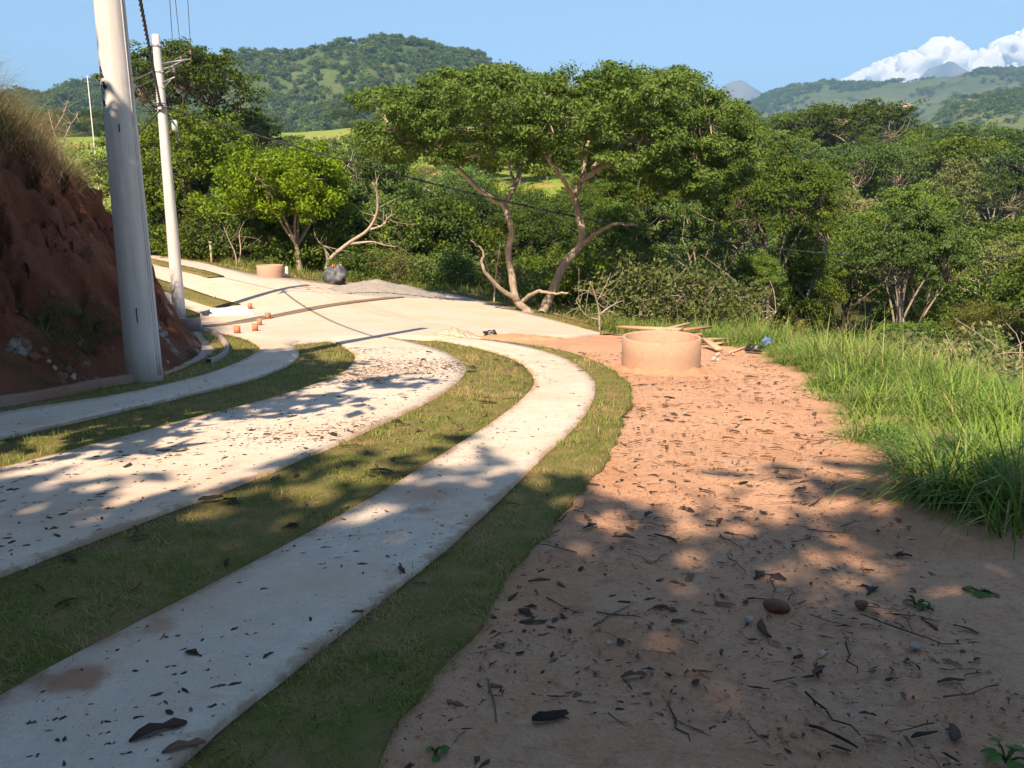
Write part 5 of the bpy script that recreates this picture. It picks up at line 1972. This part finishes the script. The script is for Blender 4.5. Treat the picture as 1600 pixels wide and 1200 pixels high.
def build_tall_grass():
    rng = np.random.default_rng(99)
    C = []
    while len(C) < 1250:
        y = rng.uniform(3.6, 24); o = abs(rng.normal()) * 2.2 if rng.random() < .6 else rng.uniform(0, 5)
        wob = .45 * fbm(np.array([y * .9]), np.array([3.0]), 51, 3)[0]
        x = edge_x(y) + o + wob + .12
        if o > 5: continue
        if y < 5.3 and o < .75: continue
        C.append((x, y, o))
    for k in range(26):                                  # long rank tussocks close on the right
        yy = rng.uniform(4.6, 6.6); C.append((edge_x(yy) + rng.uniform(.35, 1.6), yy, .9))
    C = np.array(C)
    nb = 44
    idx = np.repeat(np.arange(len(C)), nb)
    n = len(idx)
    th = rng.random(n) * 6.283; rad = np.sqrt(rng.random(n)) * .17
    x = C[idx, 0] + rad * np.cos(th); y = C[idx, 1] + rad * np.sin(th)
    z = Z(x, y)
    hc = (0.3 + .75 * rng.random(len(C)) ** 1.3) * np.where(C[:, 2] < .5, .65, 1.0) * (1 + .9 * fbm(C[:, 0] * .7, C[:, 1] * .7, 52, 2))
    L = hc[idx] * (0.6 + .55 * rng.random(n))
    Wd = rng.uniform(.007, .020, n)
    az = th + rng.normal(size=n) * .5
    V_, fs, m = blades(np.c_[x, y, z - .02], L, Wd, az, rng.uniform(.05, .6, n), rng.uniform(.7, 2.9, n), 4)
    ns = 600                                            # tall dead stalks standing out of the green
    sel = rng.integers(0, n, ns)
    L[sel] *= 1.45; Wd[sel] *= .55
    V_, fs, m = blades(np.c_[x, y, z - .02], L, Wd, az, rng.uniform(.05, .6, n), np.where(np.isin(np.arange(n), sel), .35, rng.uniform(.7, 2.9, n)), 3)
    dryc = np.clip(rng.normal(size=len(C)) * .15 + .04 + .4 * sstep(.15, .45, fbm(C[:, 0] * .5, C[:, 1] * .5, 53, 2)), 0, .8)
    dry = np.clip(dryc[idx] + (rng.random(n) < .12) * .7, 0, 1)
    dry[sel] = rng.uniform(.6, 1, ns)
    tint = np.clip(.5 + .35 * rng.normal(size=len(C))[idx] * .6 + rng.normal(size=n) * .2, 0, 1)
    me = raw_mesh("tall_grass", V_, fs, False, {"tint": np.repeat(tint, m), "dry": np.repeat(dry, m)})
    tag(link("tall_grass", me, m_grass("tall_grass_blade", (0.085, 0.18, 0.018), (0.20, 0.335, 0.042), (0.38, 0.33, 0.13), .42)),
        "tall arching green grass along the right edge of the red earth", "grass", kind="stuff")


build_tall_grass()


def build_dry_grass():
    rng = np.random.default_rng(111)
    x = rng.uniform(-17, -5.5, 90000); y = rng.uniform(3.5, 26, 90000)
    h, d = bank_h(x, y)
    ok = (d > np.where(y > 13, 1.9, 2.3)) & (d < 6.5) & (rng.random(len(x)) < np.where(d < 3.4, 1.0, .3)) & (fbm(x * .8, y * .8, 33, 2) > -.33)
    x, y, h, d = x[ok], y[ok], h[ok], d[ok]
    n = len(x)
    e = .05
    gx = (bank_h(x + e, y, False)[0] - bank_h(x - e, y, False)[0]); gy = (bank_h(x, y + e, False)[0] - bank_h(x, y - e, False)[0])
    down = np.arctan2(-gy, -gx)
    az = np.where(rng.random(n) < .7, down + rng.normal(size=n) * .6, rng.random(n) * 6.283)
    L = rng.uniform(.45, 1.25, n) * np.where(d < 2.4, .75, 1.0)
    V_, fs, m = blades(np.c_[x, y, R(x, y) + h - .05], L, rng.uniform(.008, .016, n), az, rng.uniform(.1, .7, n), rng.uniform(.5, 2.4, n), 3)
    dry = np.clip(.82 + rng.normal(size=n) * .22 - .55 * sstep(.0, .35, fbm(x * .6, y * .6, 34, 2)), 0, 1)
    me = raw_mesh("dry_grass", V_, fs, False, {"tint": np.repeat(rng.random(n), m), "dry": np.repeat(dry, m)})
    tag(link("dry_grass", me, m_grass("straw_grass", (0.09, 0.13, 0.03), (0.16, 0.19, 0.05), (0.46, 0.35, 0.19), .6)),
        "dry straw-coloured grass hanging over the brow of the bank", "grass", kind="stuff")
    # low green weeds in the shade at the foot of the bank
    x = rng.uniform(-9, -5, 30000); y = rng.uniform(6, 12.5, 30000)
    h, d = bank_h(x, y)
    ok = (d > -.05) & (d < .95) & (fbm(x * .9 + 3, y * .9, 35, 2) > -.02) & (x < -5.75)
    x, y, h = x[ok], y[ok], h[ok]; n = len(x)
    V_, fs, m = blades(np.c_[x, y, R(x, y) + np.maximum(h, 0) - .02], rng.uniform(.08, .3, n), rng.uniform(.006, .014, n), rng.random(n) * 6.283, rng.uniform(.1, .8, n), rng.uniform(.4, 1.8, n), 3)
    me = raw_mesh("weeds", V_, fs, False, {"tint": np.repeat(rng.random(n), m), "dry": np.repeat(np.clip(rng.normal(size=n) * .2 + .1, 0, 1), m)})
    tag(link("weeds", me, m_grass("weed_leaf", (0.05, 0.10, 0.02), (0.09, 0.15, 0.035), (0.25, 0.2, 0.1))), "low green weeds at the shaded foot of the bank", "weeds", kind="stuff")


build_dry_grass()

# grass along the lip of the slope and round the ring, thinner tufts on the verge beyond the junction
def build_verge():
    rng = np.random.default_rng(123)
    Pn = resample(FARB[2:], 500)
    n = 16000
    i = rng.integers(0, 499, n)
    off = rng.random(n) ** 1.3 * 4.0 + .15
    x = Pn[i, 0] + off * .35 + rng.normal(size=n) * .1; y = Pn[i, 1] + off
    x2 = rng.uniform(2.5, 6, 4000); y2 = rng.uniform(21, 28, 4000)
    k = sdf(x2, y2, PLATFORM) > -.2
    x = np.r_[x, x2[k]]; y = np.r_[y, y2[k]]; n = len(x)
    off = np.r_[off, np.full(k.sum(), 2.5)]
    L = np.where(off < 1.2, rng.uniform(.06, .14, n), rng.uniform(.2, .6, n))
    V_, fs, m = blades(np.c_[x, y, Z(x, y) - .02], L, rng.uniform(.016, .035, n), rng.random(n) * 6.283, rng.uniform(.1, .7, n), rng.uniform(.3, 1.6, n), 3)
    dry = np.clip(rng.normal(size=n) * .25 + .2, 0, 1)
    me = raw_mesh("verge_grass", V_, fs, False, {"tint": np.repeat(rng.random(n), m), "dry": np.repeat(dry, m)})
    tag(link("verge_grass", me, m_grass("verge_grass_blade", (0.09, 0.15, 0.022), (0.17, 0.24, 0.04), (0.33, 0.26, 0.11))),
        "rough grass along the verge beyond the junction", "grass", kind="stuff")


build_verge()

# ------------------------------------------------------------------ bark, twigs, stones on the ground
M_BARK = plain("fallen_bark", (0.075, 0.052, 0.042), .85, .6, 9, .2, 0, .6, 30)
M_BARK2 = plain("reddish_fallen_bark", (0.15, 0.085, 0.06), .85, .5, 9, .2, 0, .6, 30)
for m_, dk, tn in ((M_BARK, (0.035, 0.026, 0.022), (0.17, 0.115, 0.08)), (M_BARK2, (0.07, 0.04, 0.03), (0.26, 0.15, 0.095))):
    nt_ = m_.node_tree                                      # every piece its own brown
    ge = nt_.nodes.new("ShaderNodeNewGeometry"); oi = nt_.nodes.new("ShaderNodeObjectInfo")
    ad = nt_.nodes.new("ShaderNodeMath"); ad.operation = 'ADD'
    nt_.links.new(ge.outputs["Random Per Island"], ad.inputs[0]); nt_.links.new(oi.outputs["Random"], ad.inputs[1])
    fr = nt_.nodes.new("ShaderNodeMath"); fr.operation = 'FRACT'; nt_.links.new(ad.outputs[0], fr.inputs[0])
    pw = nt_.nodes.new("ShaderNodeMath"); pw.operation = 'POWER'; pw.inputs[1].default_value = 2.4; nt_.links.new(fr.outputs[0], pw.inputs[0])
    mx = nt_.nodes.new("ShaderNodeMix"); mx.data_type = 'RGBA'
    nt_.links.new(pw.outputs[0], mx.inputs["Factor"]); mx.inputs[6].default_value = (*dk, 1); mx.inputs[7].default_value = (*tn, 1)
    nt_.links.new(mx.outputs[2], nt_.nodes["Principled BSDF"].inputs["Base Color"])
M_TWIG = plain("grey_twig", (0.15, 0.115, 0.09), .85, .3, 12, .2)


def bark_mesh(seed):
    rng = np.random.default_rng(seed)
    nl, nw = 6, 3
    s = np.linspace(0, 1, nl); w = np.linspace(-1, 1, nw)
    Wd = .062 * (0.35 + rng.random() ** 2 * 1.6) * (np.sin(np.pi * np.clip(s * .9 + .05, 0, 1)) ** .5) * (1 + .35 * rng.normal(size=nl))
    bend = rng.normal() * .55; arch = rng.uniform(.0, .06); curl = rng.uniform(.05, .55)
    X = np.zeros((nl, nw)); Y = X.copy(); Zs = X.copy()
    a = bend * (s - .5)
    cx = np.cumsum(np.r_[0, np.cos(a[1:])]) / nl; cy = np.cumsum(np.r_[0, np.sin(a[1:])]) / nl
    cx -= cx.mean(); cy -= cy.mean()
    for i in range(nl):
        nx, ny = -math.sin(a[i]), math.cos(a[i])
        X[i] = cx[i] + nx * Wd[i] * w; Y[i] = cy[i] + ny * Wd[i] * w
        Zs[i] = arch * 4 * s[i] * (1 - s[i]) * .5 + Wd[i] * curl * w ** 2 * .8 + rng.normal(size=nw) * .008 + .012
    Zs -= Zs.min() - .004
    me = grid_mesh("bark_strip", X, Y, Zs, None, False)
    # give it thickness
    V0 = np.array([v.co[:] for v in me.vertices]); F0 = np.array([p.vertices[:] for p in me.polygons]); n = len(V0)
    V1 = V0.copy(); V1[:, 2] += .022
    i = np.arange(n).reshape(nl, nw)
    rim = np.r_[i[0, :], i[1:, -1], i[-1, -2::-1], i[-2:0:-1, 0]]
    F2 = np.array([[rim[k], rim[(k + 1) % len(rim)], rim[(k + 1) % len(rim)] + n, rim[k] + n] for k in range(len(rim))])
    bpy.data.meshes.remove(me)
    return raw_mesh("bark_strip", np.r_[V0, V1], np.r_[F0[:, ::-1], F0 + n, F2], False)


BARKM = []
for k in range(12):
    me = bark_mesh(200 + k); me.materials.append(M_BARK if k % 3 else M_BARK2); BARKM.append(me)


def twig_mesh(seed):
    rng = np.random.default_rng(seed)
    P = np.c_[np.linspace(-.5, .5, 6), np.cumsum(rng.normal(size=6)) * .05, np.abs(rng.normal(size=6)) * .02 + .015]
    mb = MB().tube(P, np.linspace(.016, .008, 6), 5)
    for k in range(rng.integers(0, 3)):
        b = P[rng.integers(1, 5)]; e = b + np.array([rng.uniform(.1, .25), rng.choice([-1, 1]) * rng.uniform(.08, .2), .03])
        mb.tube(bez(b, (b + e) / 2, e, 3), np.linspace(.009, .004, 3), 4)
    V_ = np.concatenate(mb.V)
    me = raw_mesh("twig", V_, [np.array(f) for f in mb.F.values()], True)
    me.materials.append(M_TWIG if seed % 3 else M_BARK)
    return me


TWIGM = [twig_mesh(300 + k) for k in range(7)]


def norm_at(x, y):
    e = .06
    q = R(np.array([x + e, x - e, x, x]), np.array([y, y, y + e, y - e]))
    v = Vector((-(q[0] - q[1]) / (2 * e), -(q[2] - q[3]) / (2 * e), 1)).normalized()
    return v


def drop(name, me, x, y, s, rz, zo, label, cat, group, tilt=0.0):
    o = bpy.data.objects.new(name, me); COL.objects.link(o)
    n = norm_at(x, y)
    q = n.to_track_quat('Z', 'Y')
    o.rotation_mode = 'QUATERNION'
    from mathutils import Quaternion
    o.rotation_quaternion = Quaternion((0, 0, 1), 0) @ n.rotation_difference(Vector((0, 0, 1))).inverted() @ Quaternion((0, 0, 1), rz) @ Quaternion((1, 0, 0), tilt)
    o.location = (x, y, float(R(np.array([x]), np.array([y]))[0]) + zo)
    o.scale = (s, s, s * 1.0)
    return tag(o, label, cat, group)


def litter():
    rng = np.random.default_rng(321)
    dpoly = np.r_[resample(DIRT, 120), GR_EDGE[::-1], [(1.5, .5)]]
    got = []
    k = 0
    while k < 195:
        y = rng.uniform(2.0, 15.5) if rng.random() < .75 else rng.uniform(2.2, 8.5)
        x = rng.uniform(-1.5, 4.4)
        if abs(x) > .66 * y: continue
        if not inside(np.array([x]), np.array([y]), dpoly)[0]: continue
        if math.hypot(x - cR[0], y - cR[1] - rr1) < rr1 + .15: continue
        L = rng.uniform(.05, .17) * (1 if y < 7 else 1.15) * (1.5 if rng.random() < .1 else 1)
        shade = y < 5.7
        drop("bark_strip", BARKM[rng.integers(12)], x, y, L, rng.normal() * .8 + (0 if rng.random() < .7 else 1.5), -.006 if rng.random() < .7 else .004,
             "dark curled bark strip on the shaded red earth" if shade else "dark curled bark strip on the sunlit red earth", "bark",
             "bark strips on the shaded earth" if shade else "bark strips on the sunlit earth", rng.normal() * .12)
        k += 1
    k = 0
    while k < 80:
        y = rng.uniform(1.9, 7.5); x = rng.uniform(-1.2, 3.2)
        if abs(x) > .66 * y or not inside(np.array([x]), np.array([y]), dpoly)[0]: continue
        drop("twig", TWIGM[rng.integers(7)], x, y, rng.uniform(.1, .32), rng.random() * 6.28, -.004, "thin fallen twig on the shaded red earth", "twig", "twigs on the shaded earth")
        k += 1
    # on the two grass strips and the outer path
    for (A, B, n, zo, lab, grp, s0, s1) in ((S2R, S3I, 50, .035, "dark bark piece on the grass strip between the two wide paths", "bark on the middle grass strip", .10, .24),
                                            (S3I, S3O, 24, zS, "dark bark piece on the outer concrete path", "bark on the outer path", .03, .12),
                                            (S3O, DIRT, 10, .035, "dark bark piece on the outer grass verge", "bark on the outer verge", .06, .12),
                                            (S1L, S1R, 10, zS, "dark bark piece on the inner concrete path", "bark on the inner path", .04, .10)):
        a, b = resample(A, 200), resample(B, 200)
        k = 0
        while k < n:
            i = rng.integers(0, 200); t = rng.uniform(.06, .94)
            p = a[i] * (1 - t) + b[i] * t
            if p[1] < 1.9 or abs(p[0]) > .66 * p[1] or p[1] > 14.5: continue
            drop("bark_strip", BARKM[rng.integers(12)], p[0], p[1], rng.uniform(s0, s1), rng.random() * 6.28, zo, lab, "bark", grp, rng.normal() * .15)
            k += 1
    for (u, v, s, rz) in ((250, 1165, .22, .7), (290, 1190, .16, .5), (560, 972, .07, .2), (420, 1042, .07, 1.2), (628, 905, .12, 2.0)):
        p = W(u, v); drop("bark_strip", BARKM[3], p[0], p[1], s, rz, zS, "large dark bark piece at the lower end of the outer path" if v > 1100 else "dark bark piece on the outer concrete path", "bark", "large bark on the outer path" if v > 1100 else "bark on the outer path")
    for (u, v, s, rz) in ((860, 1125, .17, .3), (330, 790, .2, .6)):
        p = W(u, v); drop("bark_strip", BARKM[5], p[0], p[1], s, rz, .01 if u > 500 else .045, "broad black bark slab low on the red earth" if u > 500 else "upright bark flake at the inner edge of the road", "bark", None, .2)
    # the many smaller pieces that nobody would count, gathered in drifts
    Vb, Fb, nb_ = [], [], 0
    src = []
    for me in BARKM:
        src.append((np.array([v.co[:] for v in me.vertices]), np.array([p.vertices[:] for p in me.polygons])))
    k = 0
    while k < 1300:
        y = 2.0 + 13.5 * rng.random() ** 1.25; x = rng.uniform(-1.5, 4.6)
        if abs(x) > 1.3 * y or not inside(np.array([x]), np.array([y]), dpoly)[0]: continue
        if fbm(np.array([x * .9]), np.array([y * .9]), 82, 3)[0] + (.15 if 3 < y < 7 else 0) < rng.uniform(-.5, .35): continue
        if math.hypot(x - cR[0], y - cR[1] - rr1) < rr1 + .1: continue
        v0, f0 = src[rng.integers(12)]
        s = rng.uniform(.025, .085) * (1 if y < 6 else 1.35); a = rng.normal() * 1.0
        c_, s_ = math.cos(a), math.sin(a)
        v = v0 * s * np.array([1, rng.uniform(.5, 1.1), 1])
        v = np.c_[v[:, 0] * c_ - v[:, 1] * s_ + x, v[:, 0] * s_ + v[:, 1] * c_ + y, v[:, 2]]
        v[:, 2] += R(v[:, 0], v[:, 1]) - .004
        Vb.append(v); Fb.append(f0 + nb_); nb_ += len(v); k += 1
    me = raw_mesh("bark_litter", np.concatenate(Vb), np.concatenate(Fb))
    tag(link("bark_litter", me, M_BARK), "small broken bark bits drifted over the red earth", "litter", kind="stuff")
    # uncountable flakes on the road, crumbs and pebbles on the earth
    Vs, Fs, n0 = [], [], 0
    def flakes(P, L, mat, name, label, cat, zo, flat=.25):
        n = len(P)
        a = rng.random(n) * 6.283
        l = L * .75 * np.exp(rng.normal(size=n) * .55); w = l * rng.uniform(.18, .55, n)
        z = R(P[:, 0], P[:, 1]) + zo
        k6 = 6
        th = a[:, None] + (np.arange(k6) / k6 * 6.283)[None, :] + rng.normal(size=(n, k6)) * .22
        rr_ = rng.uniform(.55, 1.25, (n, k6))
        lx = np.cos(th - a[:, None]) * rr_ * l[:, None]; ly = np.sin(th - a[:, None]) * rr_ * w[:, None]
        ca, sa = np.cos(a)[:, None], np.sin(a)[:, None]
        ring_ = np.stack([P[:, :1] + lx * ca - ly * sa, P[:, 1:2] + lx * sa + ly * ca, z[:, None] + .0006 + rng.random((n, k6)) * w[:, None] * .25], 2)
        mid = np.c_[P[:, 0], P[:, 1], z + w * flat + .002][:, None, :]
        b = np.concatenate([ring_, mid], 1).reshape(-1, 3)
        i = (np.arange(n) * 7)[:, None]
        F_ = np.concatenate([i + np.array([[q, (q + 1) % k6, 6]]) for q in range(k6)])
        me = raw_mesh(name, b, F_)
        return tag(link(name, me, mat), label, cat, kind="stuff")
    def on_band(A, B, n, f):
        a, b = resample(A, 300), resample(B, 300)
        out = []
        while len(out) < n:
            i = rng.integers(0, 300); t = rng.uniform(.02, .98); p = a[i] * (1 - t) + b[i] * t
            if p[1] < 1.8 or abs(p[0]) > .72 * p[1] or p[1] > 15.5: continue
            if rng.random() < f(p): out.append(p)
        return np.array(out)
    cl2 = lambda p: .12 + .88 * sstep(-.12, .3, fbm(np.array([p[0] * .9]), np.array([p[1] * .55]), 81, 3))[0]
    flakes(on_band(S2L, S2R, 4200, cl2), .021, M_BARK, "road_litter", "countless small dark bark flakes strewn over the road", "litter", zS + .001)
    flakes(on_band(S3I, S3O, 900, cl2), .011, M_BARK, "path_litter", "tiny dark crumbs on the outer path", "litter", zS + .001)
    flakes(on_band(S1L, S1R, 140, cl2), .016, M_BARK, "path_litter", "tiny dark crumbs on the inner path", "litter", zS + .001)
    flakes(on_band(S2R, S3I, 420, cl2), .022, M_BARK2, "lawn_litter", "small bark crumbs in the middle grass strip", "litter", .045)
    xs = rng.uniform(-1.3, 4.5, 40000); ys = 1.9 + 13 * rng.random(40000) ** 1.7
    ok = inside(xs, ys, dpoly) & (np.abs(xs) < 1.2 * ys)
    P = np.c_[xs, ys][ok]
    flakes(P[:4200], .012, M_BARK, "earth_litter", "fine dark litter scattered over the red earth", "litter", -.004)
    flakes(P[4200:6200], .0055, plain("pale_grit", (.50, .40, .33), .9, .3, 40), "grit", "fine pale grit on the red earth", "grit", -.004, .8)
    flakes(P[6200:13000], .009, plain("red_clod", (.36, .17, .10), .95, .3, 30), "earth_clods", "small red clods on the bare earth", "clods", -.006, .9)


litter()

# white chips near the planks, rocks at the foot of the bank
M_ROCK = [plain("red_brown_rock", (0.20, 0.105, 0.07), .95, .35, 5, .15, 0, .8, 14), plain("pale_rock", (0.42, 0.36, 0.31), .95, .3, 5, .15, 0, .8, 14)]
ROCKM = []
for k in range(6):
    V_, F_ = ico(2)
    rng = np.random.default_rng(500 + k)
    nd = rng.normal(size=(7, 3)); nd /= np.linalg.norm(nd, axis=1)[:, None]
    for q in nd:                                            # chip flat faces off
        h = rng.uniform(.55, .85)
        ex = np.maximum(V_ @ q - h, 0); V_ = V_ - ex[:, None] * q
    V_ = V_ * np.array([1, rng.uniform(.6, .9), rng.uniform(.45, .75)]) * .5
    me = raw_mesh("rock", V_, F_); me.materials.append(M_ROCK[1] if k > 3 else M_ROCK[0]); ROCKM.append(me)
rng = np.random.default_rng(17)
k = 0
while k < 26:
    u, v = rng.uniform(60, 300), rng.uniform(470, 590)
    p = W(u, min(v + 55, 612))
    d_in = rng.uniform(.05, 1.15)
    x, y = p[0] - d_in * .9, p[1] + rng.uniform(-.2, .3)
    h, d = bank_h(np.array([x]), np.array([y]))
    if not .02 < d[0] < (1.1 if k % 6 else .35): continue
    o = link("rock", ROCKM[rng.integers(4) if k % 6 else 4], None, None, (x, y, float(R(np.array([x]), np.array([y]))[0]) + h[0] - .01))
    o.scale = (1, 1, 1) * np.array(rng.uniform(.07, .22 if k % 6 else .11)); o.rotation_euler = tuple(rng.random(3) * 3)
    pale = o.data.materials[0] == M_ROCK[1]
    tag(o, "pale rock tumbled at the foot of the bank" if pale else "red-brown rock tumbled at the foot of the bank", "rock", "pale rocks at the bank foot" if pale else "red rocks at the bank foot")
    k += 1
for k in range(9):
    u, v = 1108 + rng.uniform(0, 38), 553 + rng.uniform(0, 14)
    p = W(u, v); o = link("stone_chip", ROCKM[4 + k % 2], None, None, tuple(p + np.array([0, 0, .02]))); o.scale = (1, 1, 1) * np.array(rng.uniform(.08, .17)); o.rotation_euler = tuple(rng.random(3) * 3)
    tag(o, "pale stone chip on the earth right of the ring", "stone", "stone chips beside the ring")
for (u, v, s, m, lab) in ((1212, 950, .09, 0, "reddish lump of rock among the bark on the shaded earth"), (1345, 948, .06, 0, "smaller reddish lump near the weeds on the shaded earth"), (1170, 970, .045, 4, "pale pebble left of the reddish lump of rock"), (1430, 1012, .045, 5, "pale pebble low at the right on the shaded earth")):
    p = W(u, v); o = link("stone", ROCKM[m], None, None, tuple(p + np.array([0, 0, .01]))); o.scale = (s * 1.6, s * 1.3, s); o.rotation_euler = (0, 0, u)
    tag(o, lab, "stone")
# pale fallen branch on the bank face
mb = MB()
a, b, c = pt(148, 450, 12.9), pt(160, 456, 12.7), pt(188, 472, 12.5)
mb.tube(bez(a, b, c, 6), np.linspace(.014, .02, 6), 6); mb.tube(bez(pt(160, 441, 12.8), pt(152, 447, 12.8), b, 4), .012, 5)
tag(mb.build("branch", BARK['bare'], None, True), "pale forked dead branch stuck in the bank left of the thick pole", "branch")

# ------------------------------------------------------------------ broad-leaved weeds
M_BROAD = m_grass("broad_weed_leaf", (0.07, 0.15, 0.025), (0.11, 0.21, 0.035), (0.2, 0.2, 0.05), .45)


def weed(label, p, n, L, seed, spread=.9):
    rng = np.random.default_rng(seed)
    o = thing("leafy_weed", label, "plant", tuple(p))
    for k in range(n):
        a = k * 2.4 + rng.normal() * .3; el = rng.uniform(.25, spread)
        st = np.array([math.cos(a) * math.cos(el), math.sin(a) * math.cos(el), math.sin(el)])
        h = L * rng.uniform(.6, 1.3)
        tip = st * h
        ns, nt = 6, 5
        S, T_ = np.linspace(0, 1, ns), np.linspace(-1, 1, nt)
        side = np.array([-math.sin(a), math.cos(a), 0]); up = np.cross(st, side) * -1
        w = L * rng.uniform(.38, .5) * np.sin(np.pi * np.clip(S * .93 + .05, 0, 1)) ** .7
        fw = np.array([math.cos(a), math.sin(a), -.15])
        Pv = np.array([[tip + fw * L * .95 * s + side * w[i] * t + np.array([0, 0, 1]) * (.10 * L * t * t - .25 * L * s * s) for t in T_] for i, s in enumerate(S)])
        me = grid_mesh("leaf", Pv[..., 0], Pv[..., 1], Pv[..., 2], {"tint": np.full(ns * nt, rng.random()), "dry": np.zeros(ns * nt)}, True)
        lf = link("leaf", me, M_BROAD, o)
        mb = MB().tube(bez(np.zeros(3), tip * .6 + np.array([0, 0, .02]), tip, 4), .004, 5); mb.build("stem", M_BROAD, o)
    return o


weed("small broad-leaved green weed at the bottom right corner", W(1572, 1192), 9, .05, 3)
weed("sparse low weed on the shaded earth below the tall grass", W(1430, 945), 8, .035, 4, .7)
weed("tiny seedling on the shaded earth beside the outer verge", W(680, 1178), 4, .03, 5, 1.2)
weed("low weed under the tall grass at the right edge", W(1530, 930), 9, .05, 6)
